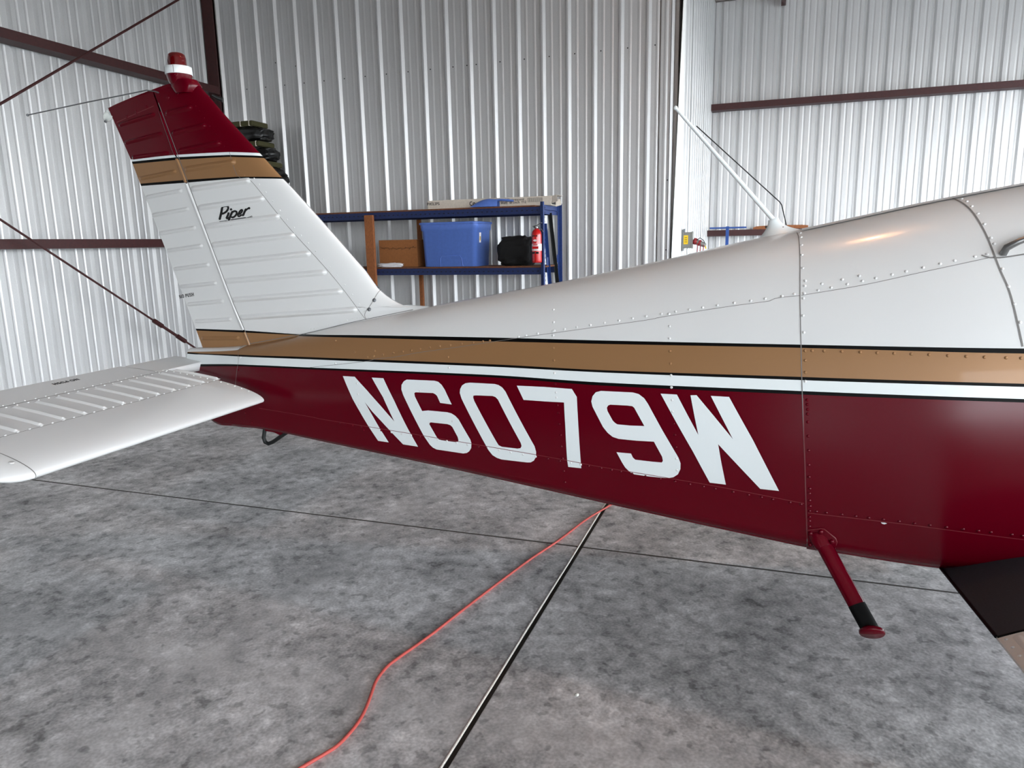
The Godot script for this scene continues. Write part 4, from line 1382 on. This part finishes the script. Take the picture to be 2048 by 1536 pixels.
func build_fittings(p: Node3D) -> void:
	# whip aerial on a flared white base
	var base := []
	for k in 9:
		var t := k / 8.0
		var cx: float = lerp(0.088, 0.074, t)
		var flare := pow(1 - t, 2.0)
		base.append([lerp(1.527, 1.593, t), 0.018 + 0.066 * flare, 0.013 + 0.045 * flare, cx])
	var rows := []
	for b in base:
		var r := PackedVector3Array()
		for k in 25:
			var t := TAU * k / 24
			r.append(Vector3(b[3] + cos(t) * b[1], b[0] + cos(t) * b[1] * 0.30, sin(t) * b[2]))
		rows.append(r)
	var mid := PackedVector3Array()
	mid.resize(25)
	mid.fill(Vector3(0.074, 1.594, 0))
	rows.append(mid)
	var an := part("whip_aerial", grid(rows), M.decal, p)
	an.set_meta("label", "white whip aerial on a flared base on the fuselage ridge")
	var a := Vector3(0.076, 1.588, 0)
	var b := Vector3(-0.290, 2.008, 0)
	part("whip", tube([a, a.lerp(b, 0.5), b], [0.0088, 0.0074, 0.0058], 12), M.decal, an)
	part("whip_tip", lathe([[0.0, -0.009], [0.006, -0.006], [0.0085, 0.0], [0.006, 0.006], [0.0, 0.009]], 10), M.decal, an, b)
	var lt := part("aerial_letters", lettering("RAMI", 0.0125), M.ink, an, Vector3(0.091, 1.553, 0.0235))
	lt.basis = Basis(Vector3(cos(0.2), sin(0.2), 0), 0.1) * Basis(Vector3(0, 0, 1), 0.22) * Basis(Vector3(1, 0, 0), -0.35)
	for q in [[0.128, 1.540], [0.137, 1.543]]:
		part("base_screw", lathe([[0.0, 0.003], [0.004, 0.002], [0.005, 0.0]], 8), M.black_iron, an, Vector3(q[0], q[1], 0.02))
	var wb := part("bent_aerial", tube([Vector3(0.130, 1.53, -0.2), Vector3(0.128, 1.575, -0.2), Vector3(0.108, 1.650, -0.2), Vector3(0.100, 1.662, -0.2), Vector3(-0.227, 1.968, -0.2)], [0.0022], 8), M.black_iron, p)
	wb.set_meta("label", "thin black bent rod aerial behind the white whip")
	# tail tie-down ring
	var ring := []
	for q in [[-2.240, 0.672], [-2.257, 0.602], [-2.250, 0.580], [-2.232, 0.573], [-2.205, 0.584], [-2.118, 0.640]]:
		ring.append(Vector3(q[0], q[1], 0))
	var td := part("tie_down_ring", tube(ring, [0.010], 10), M.black_iron, p)
	part("skid_plate", prism(PackedVector2Array([Vector2(-2.244, 0.672), Vector2(-2.238, 0.640), Vector2(-2.19, 0.636), Vector2(-2.15, 0.622), Vector2(-2.10, 0.662)]), -0.008, 0.008), M.red, td)
	# boarding step
	var tp := Vector3(0.252, 0.56, 0.475)
	var tb := Vector3(0.372, 0.432, 0.62)
	tp = Vector3(0.262, 0.545, 0.50)
	tb = Vector3(0.398, 0.338, 0.655)
	var step := thing_part("boarding_step", p)
	step.set_meta("label", "burgundy boarding step tube with a black grip band")
	var d := (tb - tp).normalized()
	var flat := Vector2(1.0, 0.62)
	part("strut", tube([tp - d * 0.02, tp.lerp(tb, 0.70)], [0.030], 22, flat), M.red, step)
	part("grip_band", tube([tp.lerp(tb, 0.70), tp.lerp(tb, 0.965)], [0.0308], 22, flat), M.rubber, step)
	part("foot_cap", turned(lathe([[0.0, -0.008], [0.034, -0.008], [0.0365, -0.004], [0.0365, 0.003], [0.034, 0.006], [0.0, 0.006]], 28), Vector3(0.05, -0.63, 0.78)), M.red, step, tb)
	var outline := [[0.214, 0.586], [0.252, 0.598], [0.262, 0.598], [0.297, 0.571], [0.301, 0.560], [0.298, 0.520], [0.285, 0.506], [0.219, 0.506]]
	part("base_plate", glyph(outline, [], func(x, y): return [on_side(x, y, 0.005), side_normal(x, y)], 0.02), M.red, step)
	var rim := []
	for q in outline:
		rim.append(on_side(q[0], q[1], 0.003))
	rim.append(rim[0])
	part("plate_rim", tube(rim, [0.0022], 6), M.gap_red, step)
	for q in [[0.223, 0.577], [0.225, 0.538], [0.253, 0.588], [0.287, 0.560]]:
		part("bolt", turned(lathe([[0.008, 0.0], [0.008, 0.005], [0.0055, 0.0075], [0.0, 0.008]], 6), side_normal(q[0], q[1])), M.red, step, on_side(q[0], q[1], 0.005))
	part("weld_collar", tube([tp - d * 0.035, tp - d * 0.012, tp + d * 0.012], [0.036, 0.037, 0.031], 20, Vector2(1.0, 0.7)), M.red, step)
	# undercarriage, hidden from the photograph but carrying the machine
	for s in [[1.55, 1.5], [1.55, -1.5], [3.05, 0.0]]:
		var g := thing_part("landing_gear_%s" % ["right", "left", "nose"][int(s[1] == 1.5) * 0 + int(s[1] == -1.5) + 2 * int(s[1] == 0.0)], p)
		var r := 0.2
		var tyre := lathe([[0.10, -0.06], [0.15, -0.075], [0.19, -0.05], [0.2, 0.0], [0.19, 0.05], [0.15, 0.075], [0.10, 0.06]], 28)
		var t := part("tyre", tyre, M.rubber, g, Vector3(s[0], r, s[1]))
		t.rotation.x = PI / 2
		var hub := part("hub", lathe([[0.0, -0.055], [0.10, -0.05], [0.10, 0.05], [0.0, 0.055]], 20), M.decal, g, Vector3(s[0], r, s[1]))
		hub.rotation.x = PI / 2
		part("leg", tube([Vector3(s[0], r, s[1] - 0.1 * signf(s[1])), Vector3(s[0], 0.66, s[1] - 0.1 * signf(s[1]))], [0.028]), M.decal, g)
		part("axle", tube([Vector3(s[0], r, s[1] - 0.12 * signf(s[1]) - (0.09 if s[1] == 0 else 0.0)), Vector3(s[0], r, s[1] + (0.09 if s[1] == 0 else 0.0))], [0.018]), M.zinc, g)

# ---------------------------------------------------------------- the shelf on the back wall and what stands on it

func angle_bar(n: float, leg := 0.04, thick := 0.004) -> ArrayMesh:       # an L section, upright
	var m := prism(PackedVector2Array([Vector2(0, 0), Vector2(leg, 0), Vector2(leg, thick), Vector2(thick, thick), Vector2(thick, leg), Vector2(0, leg)]), 0, n)
	return mix_of([moved(m, Vector3.ZERO, Vector3(-PI / 2, 0, 0))])

func build_shelf() -> void:
	var u := thing("shelf_unit", "blue slotted steel shelf unit with plywood boards against the back wall", "shelf", Vector3(-4.5, 0, -8.15))
	var zf := 0.28      # front, back, left and right edges, from the unit's own middle
	var zb := -0.30
	var xl := -2.2
	var xr := 2.125
	var slots := []
	var slot := box(Vector3(0.010, 0.022, 0.0016), 0.0004)
	for q in [[xr, zf, PI / 2 + PI / 2], [xr, zb, -PI / 2], [xl, zf, 0.0], [xl, zb, 0.0]]:
		var bar := part("post", angle_bar(1.975, 0.045), M.blue, u, Vector3(q[0], 0, q[1]))
		if q[0] > 0:
			bar.basis = Basis(Vector3(-1, 0, 0), Vector3.UP, Vector3(0, 0, -1)) if q[1] > 0 else Basis(Vector3(0, 0, 1), Vector3.UP, Vector3(-1, 0, 0))
		else:
			bar.basis = Basis(Vector3(0, 0, -1), Vector3.UP, Vector3(1, 0, 0)) if q[1] > 0 else Basis.IDENTITY
	for k in 38:
		var y := 0.06 + 0.05 * k
		slots.append(moved(slot, Vector3(xr - 0.022, y, zf + 0.001)))
		slots.append(moved(slot, Vector3(xr + 0.0008, y, zf - 0.022), Vector3(0, PI / 2, 0)))
		slots.append(moved(slot, Vector3(xr + 0.0008, y, zb + 0.022), Vector3(0, PI / 2, 0)))
	for y in [1.885, 1.215]:
		for z in [zf - 0.052, zb + 0.045]:
			var bm := mix_of([moved(box(Vector3(xr - xl - 0.01, 0.075, 0.004), 0.001), Vector3(0, 0, 0.004)), moved(box(Vector3(xr - xl - 0.01, 0.012, 0.035), 0.002), Vector3(0, -0.032, -0.012)), moved(box(Vector3(xr - xl - 0.01, 0.012, 0.035), 0.002), Vector3(0, 0.031, -0.012))])
			part("beam", bm, M.beam, u, Vector3((xl + xr) / 2, y, z + 0.045 * int(z > 0)))
		for k in 70:
			slots.append(moved(slot, Vector3(xr - 0.08 - 0.06 * k, y, zf + 0.0004), Vector3(0, 0, PI / 2)))
		part("shelf_board", box(Vector3(xr - xl - 0.02 - (0.10 if y > 1.5 else 0.0), 0.018, zf - zb - 0.02), 0.003), M.ply, u, Vector3((xl + xr) / 2 - (0.05 if y > 1.5 else 0.0), y + 0.0475, (zf + zb) / 2))
	part("slots", mix_of(slots), M.dark, u).set_meta("kind", "stuff")
	part("end_rail", box(Vector3(0.004, 0.05, zf - zb - 0.02), 0.001), M.blue, u, Vector3(xr - 0.004, 1.9155, (zf + zb) / 2))
	part("end_rail", box(Vector3(0.004, 0.045, zf - zb - 0.02), 0.001), M.blue, u, Vector3(xr - 0.010, 1.865, (zf + zb) / 2))
	part("gusset", box(Vector3(0.004, 0.09, 0.06), 0.001), M.blue, u, Vector3(xr + 0.002, 1.34, zb + 0.06))
	part("gusset", box(Vector3(0.004, 0.09, 0.06), 0.001), M.blue, u, Vector3(xr + 0.002, 1.32, zf - 0.10))
	part("wood_upright", box(Vector3(0.118, 1.895, 0.04), 0.004), M.wood, u, Vector3(-0.075, 0.9475, zf + 0.022)).set_meta("label", "pale timber upright")
	part("wood_upright", box(Vector3(0.05, 1.86, 0.04), 0.004), M.wood, u, Vector3(0.275, 0.93, zb - 0.03))
	# diagonal braces across the open end
	for q in [["black_iron", Vector3(xr - 0.022, 1.86, 0.03), Vector3(xr - 0.012, 0.95, zb + 0.03)], ["blue", Vector3(xr - 0.03, 1.74, 0.20), Vector3(xr - 0.03, 0.55, -0.10)]]:
		var n: float = q[1].distance_to(q[2])
		var db := part("diagonal_brace", angle_bar(n, 0.036), M[q[0]], u, q[2])
		var y: Vector3 = (q[1] - q[2]).normalized()
		var x := Vector3(0, 0, 1).cross(y).normalized()
		db.basis = Basis(x, y, x.cross(y)).orthonormalized()
		db.basis = db.basis * Basis(Vector3.UP, PI / 2)
	# lamp carton, tilted slightly on the top board
	var c := thing("lamp_carton", "long pale cardboard carton of fluorescent tubes on the top shelf board", "box", Vector3(-3.09, 1.9425, -8.08))
	c.rotation.y = 0.0
	part("carton", box(Vector3(1.53, 0.1, 0.19), 0.003), M.carton, c, Vector3(0, 0.05, 0))
	for q in [["PHILIPS", 0.032, -0.69, 0.062, 0.0], ["Co", 0.046, -0.19, 0.048, 0.0], ["s", 0.046, 0.11, 0.052, 0.0], ["Color Fluorescent", 0.026, 0.29, 0.072, 0.0], ["40 Watt  48 Inch  T12", 0.026, 0.29, 0.042, 0.0]]:
		part("print", lettering(q[0], q[1]), M.ink, c, Vector3(q[2], q[3], 0.0952))
	var bars := []
	for k in 21:
		bars.append(moved(box(Vector3([0.002, 0.004, 0.003][k * 7 % 3], 0.034, 0.0006), 0.0001), Vector3(0.495 + 0.0078 * k, 0.062, 0.0953)))
	for q in [[0.572, 0.083, 0.175, 0.003], [0.572, 0.041, 0.175, 0.003], [0.486, 0.062, 0.003, 0.044], [0.658, 0.062, 0.003, 0.044]]:
		bars.append(moved(box(Vector3(q[2], q[3], 0.0006), 0.0001), Vector3(q[0], q[1], 0.0953)))
	part("barcode", mix_of(bars), M.ink, c)
	part("open_end", box(Vector3(0.004, 0.085, 0.17), 0.001), M.dark, c, Vector3(0.766, 0.05, 0))
	for q in [[Vector3(0.805, 0.101, 0), Vector3(0.085, 0.003, 0.185), 0.05], [Vector3(0.80, 0.065, 0.098), Vector3(0.08, 0.075, 0.003), 0.0], [Vector3(0.79, 0.03, -0.08), Vector3(0.07, 0.07, 0.003), 0.0]]:
		var fl := part("flap", box(q[1], 0.001), M.carton, c, q[0])
		fl.rotation.z = q[2]
		if q[1].z < 0.01:
			fl.rotation.y = -0.35 * signf(q[0].z)
			fl.rotation.z = 0.25
	# blue scoop in front of the carton
	var s := thing("scoop", "bright blue plastic scoop lying in front of the tube carton", "scoop", Vector3(-3.06, 1.9425, -7.910))
	var rows := []
	for i in 15:
		var t := i / 14.0
		var r := PackedVector3Array()
		var h: float = 0.088 * sin(min(1.0, t * 1.15 + 0.06) * PI * 0.62) 
		var wd: float = 0.045 + 0.02 * sin(t * PI)
		for k in 17:
			var a := PI * k / 16.0
			r.append(Vector3(-0.20 + 0.33 * t, 0.002 + h * sin(a), wd * cos(a)))
		rows.append(r)
	var inner := []
	for r in rows:
		var q := PackedVector3Array()
		for v in r:
			q.append(Vector3(v.x, max(0.001, v.y - 0.003), v.z * 0.95))
		inner.append(q)
	inner.reverse()
	part("bowl", mix_of([[grid(rows), Transform3D.IDENTITY], [grid(inner), Transform3D.IDENTITY]]), M.bin, s)
	part("handle", tube([Vector3(0.12, 0.07, 0), Vector3(0.17, 0.072, 0), Vector3(0.24, 0.064, 0), Vector3(0.31, 0.056, 0)], [0.012, 0.013, 0.015, 0.010], 12, Vector2(1.3, 1.0)), M.bin, s)
	# storage tub
	var b := thing("storage_tub", "large blue plastic tub on the lower shelf board", "storage tub", Vector3(-3.55, 1.2725, -8.11))
	part("tub", loft([[0.0, 0.325, 0.22, 0.05], [0.005, 0.335, 0.228, 0.055], [0.415, 0.352, 0.243, 0.06], [0.42, 0.365, 0.252, 0.06], [0.49, 0.368, 0.255, 0.06]], 6), M.bin, b)
	part("rim", loft([[0.486, 0.364, 0.251, 0.06], [0.489, 0.380, 0.264, 0.065], [0.506, 0.383, 0.266, 0.066], [0.515, 0.374, 0.258, 0.062], [0.5155, 0.30, 0.20, 0.05]], 6), M.bin, b)
	var hoop := []
	for q in [[-0.12, 0.0], [-0.115, 0.09], [-0.10, 0.115], [-0.08, 0.122], [0.12, 0.122], [0.14, 0.115], [0.155, 0.09], [0.17, 0.0]]:
		hoop.append(Vector3(q[0], q[1] + 0.004, 0.224 + 0.015 * q[1] / 0.42 + 0.004))
	part("moulded_arch", tube(hoop, [0.006], 8), M.bin, b)
	var stk := part("sticker", box(Vector3(0.001, 0.115, 0.055), 0.0003), M.paper, b, Vector3(0.3535, 0.33, 0.12))
	stk.rotation.z = -0.04
	part("sticker_mark", box(Vector3(0.001, 0.05, 0.03), 0.0003), M.yellow, stk, Vector3(0.0008, -0.01, 0))
	part("sticker_mark", box(Vector3(0.001, 0.04, 0.012), 0.0003), M.ink, stk, Vector3(0.0012, -0.005, 0.004))
	# cardboard box
	var cb := thing("cardboard_box", "brown cardboard box with a ragged wavy line, left of the blue tub", "box", Vector3(-4.26, 1.2725, -8.15))
	part("carton", box(Vector3(0.52, 0.325, 0.40), 0.004), M.card, cb, Vector3(0, 0.1625, 0))
	var wave := []
	for k in 40:
		wave.append(Vector3(-0.245 + 0.49 * k / 39.0, 0.235 + 0.010 * sin(k * 2.3) + 0.008 * sin(k * 0.9 + 1) - 0.016 * sin(k * PI / 39), 0.2012))
	part("printed_line", tube(wave, [0.0028], 5, Vector2(1, 0.5)), M.ink, cb)
	# crumpled paper
	lump("crumpled_paper", "crumpled white paper lying in front of the brown cardboard box", "paper", M.paper, Vector3(-4.345, 1.2725, -7.895), Vector3(0.155, 0.048, 0.035), 31, 0.35, "wad")
	lump("black_bag", "black bag of clutter at the right end of the lower shelf board", "bag", M.cloth, Vector3(-2.77, 1.2725, -8.12), Vector3(0.225, 0.33, 0.17), 33, 0.14, "bag")
	# fire extinguisher hung on the right front post
	var fe := thing("fire_extinguisher", "red fire extinguisher hanging on the right shelf post", "fire extinguisher", Vector3(-2.442, 1.312, -7.79))
	part("cylinder", lathe([[0.0, 0.0], [0.050, 0.0], [0.054, 0.006], [0.055, 0.02], [0.055, 0.30], [0.050, 0.335], [0.034, 0.358], [0.02, 0.366], [0.018, 0.375], [0.0, 0.376]], 24), M.fire, fe)
	part("valve", lathe([[0.017, 0.366], [0.020, 0.372], [0.020, 0.395], [0.012, 0.405], [0.0, 0.406]], 14), M.steel, fe)
	part("gauge", turned(lathe([[0.0, 0.0], [0.016, 0.0], [0.016, 0.010], [0.0, 0.012]], 14), Vector3(-0.4, 0, 0.9)), M.steel, fe, Vector3(-0.005, 0.388, 0.018))
	part("lever", tube([Vector3(-0.045, 0.398, 0.0), Vector3(0.0, 0.405, 0.0), Vector3(0.05, 0.432, 0.0), Vector3(0.062, 0.432, 0.0)], [0.006], 8, Vector2(1.8, 0.7)), M.steel, fe)
	part("carry_handle", tube([Vector3(-0.04, 0.388, 0.0), Vector3(0.02, 0.378, 0.0), Vector3(0.055, 0.365, 0.0), Vector3(0.075, 0.335, 0.0)], [0.006], 8, Vector2(1.8, 0.7)), M.steel, fe)
	part("band_label", lathe([[0.0555, 0.130], [0.0558, 0.131], [0.0558, 0.205], [0.0555, 0.206]], 24), M.label, fe)
	part("band_print", mix_of([moved(box(Vector3(0.05, 0.012, 0.002), 0.0004), Vector3(0.0, 0.195, 0.0552)), moved(box(Vector3(0.07, 0.028, 0.002), 0.0004), Vector3(0.0, 0.165, 0.0552))]), M.fire, fe)
	part("black_print", mix_of([moved(box(Vector3(0.075, 0.022, 0.006), 0.0008), Vector3(0, 0.108, 0.0515)), moved(box(Vector3(0.06, 0.012, 0.006), 0.0008), Vector3(-0.005, 0.292, 0.0515))]), M.ink, fe)
	part("emblem", prism(PackedVector2Array([Vector2(-0.026, 0.243), Vector2(0, 0.255), Vector2(0.026, 0.243), Vector2(0, 0.228)]), 0.054, 0.0565), M.label, fe)
	part("wall_hook", box(Vector3(0.02, 0.03, 0.05), 0.003), M.steel, fe, Vector3(0.0, 0.378, -0.04))
	# stack at the left end of the top board: olive slabs with black sacks between them
	var y := 1.9425
	var names := ["lowest", "second", "third", "topmost"]
	for k in 4:
		var bh: float = [0.20, 0.36, 0.19, 0.19][k]
		var oh: float = 0.065
		var xr2: float = [-5.98, -6.03, -6.13, -6.20][k]
		lump("black_sack", "%s crinkled black plastic sack in the stack behind the fin" % names[k], "sack", M.bag, Vector3(xr2 - 0.33, y, -8.22), Vector3(0.33, bh, 0.17), 41 + k, 0.13, "sack", "black sacks stacked behind the fin")
		y += bh
		var o := thing("olive_slab", "%s olive green strapped slab in the stack behind the fin" % names[k], "slab", Vector3([-6.40, -6.43, -6.53, -6.61][k], y, -8.22), "olive slabs stacked behind the fin")
		part("slab", box(Vector3(0.58, oh, 0.32), 0.012), M.olive, o, Vector3(0, oh / 2, 0))
		for sx in [0.10, 0.235]:
			part("strap", box(Vector3(0.016, oh + 0.003, 0.324), 0.004), M.carton, o, Vector3(sx, oh / 2, 0))
		y += oh
	# coil of black hose on the timber upright
	var h := thing("hose_coil", "coil of black hose hanging on the pale timber upright", "hose", Vector3(-4.575, 0.95, -7.80))
	var loop := []
	for k in 97:
		var t := TAU * 3 * k / 96
		loop.append(Vector3(0.115 * cos(t), 0.125 * sin(t), 0.012 * sin(t * 0.37) + 0.012 * k / 96))
	part("coil", tube(loop, [0.014], 8), M.rubber, h)

func lump(called: String, label: String, category: String, m: Material, at: Vector3, size: Vector3, seed_no: int, rough: float, part_name: String, group := "") -> void:
	# a soft irregular bag: a rounded block pushed about by noise, flat underneath
	var n := FastNoiseLite.new()
	n.seed = seed_no
	n.frequency = 1.6
	n.fractal_octaves = 4
	var rows := []
	for j in 25:
		var a := PI * (j / 24.0 - 0.5)
		var r := PackedVector3Array()
		for i in 41:
			var t := TAU * i / 40
			var d := Vector3(cos(a) * cos(t), sin(a), cos(a) * sin(t))
			var q := Vector3(signf(d.x) * pow(abs(d.x), 0.55), signf(d.y) * pow(abs(d.y), 0.6), signf(d.z) * pow(abs(d.z), 0.55))
			q *= 1.0 + rough * n.get_noise_3dv(d * 1.4) * 1.6
			r.append(Vector3(q.x * size.x, max(0.0, (q.y * 0.5 + 0.5) * size.y), q.z * size.z))
		rows.append(r)
	var o := thing(called, label, category, at, group)
	part(part_name, grid(rows), m, o)

func build_far_corner() -> void:
	var b := thing("socket_box", "grey electrical box with a yellow label on the white return wall", "electrical box", Vector3(RETURN_X + 0.004, 1.42, -9.06))
	part("case", box(Vector3(0.118, 0.19, 0.12), 0.006), M.grey_box, b, Vector3(0.059, 0.105, 0))
	part("back_plate", box(Vector3(0.012, 0.25, 0.14), 0.002), M.zinc, b, Vector3(0.006, 0.105, 0))
	part("warning_label", box(Vector3(0.052, 0.105, 0.001), 0.0003), M.yellow, b, Vector3(0.045, 0.11, 0.0606))
	for k in 3:
		part("label_print", box(Vector3(0.030, 0.006, 0.001), 0.0002), M.ink, b, Vector3(0.045, 0.135 - 0.025 * k, 0.0612))
	part("cover_lip", box(Vector3(0.012, 0.20, 0.13), 0.002), M.grey_box, b, Vector3(0.116, 0.107, 0))
	part("conduit", tube([Vector3(0.02, 0.19, 0), Vector3(0.02, 0.24, 0)], [0.012]), M.zinc, b)
	var p := thing("plug", "red and grey plug with loose leads at the electrical box", "plug", Vector3(RETURN_X + 0.132, 1.515, -9.06))
	part("socket_ring", turned(lathe([[0.0, 0.0], [0.036, 0.0], [0.040, 0.02], [0.036, 0.045], [0.0, 0.046]], 16), Vector3(1, -0.25, 0)), M.plug_red, p)
	part("body", tube([Vector3(0.035, -0.01, 0), Vector3(0.07, -0.025, 0), Vector3(0.13, -0.05, 0), Vector3(0.145, -0.056, 0)], [0.030, 0.034, 0.028, 0.018], 14), M.grey_box, p)
	part("collar", tube([Vector3(0.062, -0.02, 0), Vector3(0.082, -0.03, 0)], [0.037, 0.037], 14), M.plug_red, p)
	for q in [[0.05, 0.12, 0.03], [0.085, 0.11, 0.035], [0.12, 0.085, 0.02]]:
		part("lead", tube([Vector3(q[0], -0.03, q[2]), Vector3(q[0] + 0.004, -0.07, q[2] + 0.01), Vector3(q[0] - 0.002, -0.03 - q[1], q[2])], [0.005], 8), M.plug_red, p)
	part("loop_lead", tube([Vector3(0.03, 0.0, 0.03), Vector3(0.08, 0.035, 0.03), Vector3(0.125, 0.0, 0.03), Vector3(0.135, -0.03, 0.02)], [0.0045], 8), M.black_iron, p)
	part("yellow_tip", tube([Vector3(0.138, -0.06, 0), Vector3(0.150, -0.095, 0)], [0.010, 0.006], 10), M.yellow, p)
	var t := thing("blue_bar", "blue steel T bar standing in front of the low right girt", "metal stand", Vector3(-0.662, 0, -12.5))
	part("stem", box(Vector3(0.05, 1.735, 0.03), 0.003), M.blue_bar, t, Vector3(0, 0.8675, 0))
	part("cross_bar", box(Vector3(0.575, 0.026, 0.03), 0.003), M.blue_bar, t, Vector3(0.010, 1.712, 0.031))
	part("foot", box(Vector3(0.30, 0.02, 0.30), 0.003), M.blue_bar, t, Vector3(0, 0.01, 0))
	var w := thing("timber_offcut", "orange brown timber offcut resting on the low right girt", "timber", Vector3(0.15, 1.6815, -12.86))
	part("timber", prism(PackedVector2Array([Vector2(-0.42, 0), Vector2(0.42, 0), Vector2(0.42, 0.045), Vector2(0.33, 0.055), Vector2(-0.1, 0.060), Vector2(-0.37, 0.048), Vector2(-0.42, 0.03)]), -0.06, 0.06), M.wood, w)
	part("knot", turned(lathe([[0.0, 0.002], [0.016, 0.002], [0.018, 0.0]], 10), Vector3(0, 0, 1)), M.dark, w, Vector3(-0.22, 0.034, 0.06))

func build_floor_things() -> void:
	var c := thing("extension_cord", "coral orange extension cord snaking across the concrete floor", "cord")
	var pts := [[-1.33, -1.30], [-1.29, -1.45], [-1.243, -1.561], [-1.209, -1.636], [-1.192, -1.687], [-1.189, -1.774], [-1.199, -1.845], [-1.225, -1.935], [-1.249, -2.012], [-1.256, -2.1], [-1.243, -2.17], [-1.201, -2.337], [-1.164, -2.526], [-1.13, -2.695], [-1.082, -2.921], [-1.029, -3.155], [-0.963, -3.397], [-0.893, -3.721], [-0.81, -3.988], [-0.72, -4.35], [-0.70, -5.1], [-0.82, -6.4], [-0.9, -8.3]]
	var k := Curve3D.new()
	for i in pts.size():
		var v := Vector3(pts[i][0], 0.0058, pts[i][1])
		var t := Vector3.ZERO
		if i > 0 and i < pts.size() - 1:
			t = Vector3(pts[i + 1][0] - pts[i - 1][0], 0, pts[i + 1][1] - pts[i - 1][1]) / 6.0
		k.add_point(v, -t, t)
	k.bake_interval = 0.025
	var path := []
	for v in k.get_baked_points():
		path.append(v)
	part("cable", tube(path, [0.0058], 10), M.cord, c)
	var s := thing("pebble", "small white pebble on the concrete right of the floor joint", "pebble", Vector3(-0.553, 0.0, -2.158))
	part("stone", lathe([[0.0, 0.0], [0.007, 0.001], [0.0075, 0.004], [0.0, 0.007]], 9), M.pebble, s)

func build_lamp() -> void:
	# a warm bulb hangs from the roof above the aeroplane; the photograph shows its reflection on the cabin roof
	var t := thing("ceiling_lamp", "warm bulb hanging from the roof above the aeroplane", "lamp", Vector3(0.0, 4.55, -3.35))
	var glow := paint(Color(1.0, 0.85, 0.7), 0.4)
	glow.emission_enabled = true
	glow.emission = Color(1.0, 0.66, 0.42)
	glow.emission_energy_multiplier = 20.0
	part("bulb", lathe([[0.0, -0.075], [0.04, -0.062], [0.06, -0.03], [0.06, 0.0], [0.04, 0.04], [0.022, 0.07], [0.022, 0.09]], 20), glow, t)
	part("cap", lathe([[0.026, 0.085], [0.028, 0.15], [0.0, 0.155]], 16), M.black_iron, t)
	part("shade", lathe([[0.20, 0.07], [0.12, 0.14], [0.03, 0.17], [0.028, 0.172], [0.118, 0.144], [0.198, 0.075]], 24), M.trim, t)
	part("flex", tube([Vector3(0, 0.15, 0), Vector3(0, ROOF_Y - 4.55, 0)], [0.006], 8), M.black_iron, t)
	var l := OmniLight3D.new()
	l.name = "lamp_light"
	l.light_color = Color(1.0, 0.74, 0.52)
	l.light_energy = 0.16
	l.light_size = 0.05
	l.omni_range = 30.0
	l.omni_attenuation = 2.0
	l.shadow_enabled = true
	l.position = Vector3(0, -0.02, 0)
	t.add_child(l)
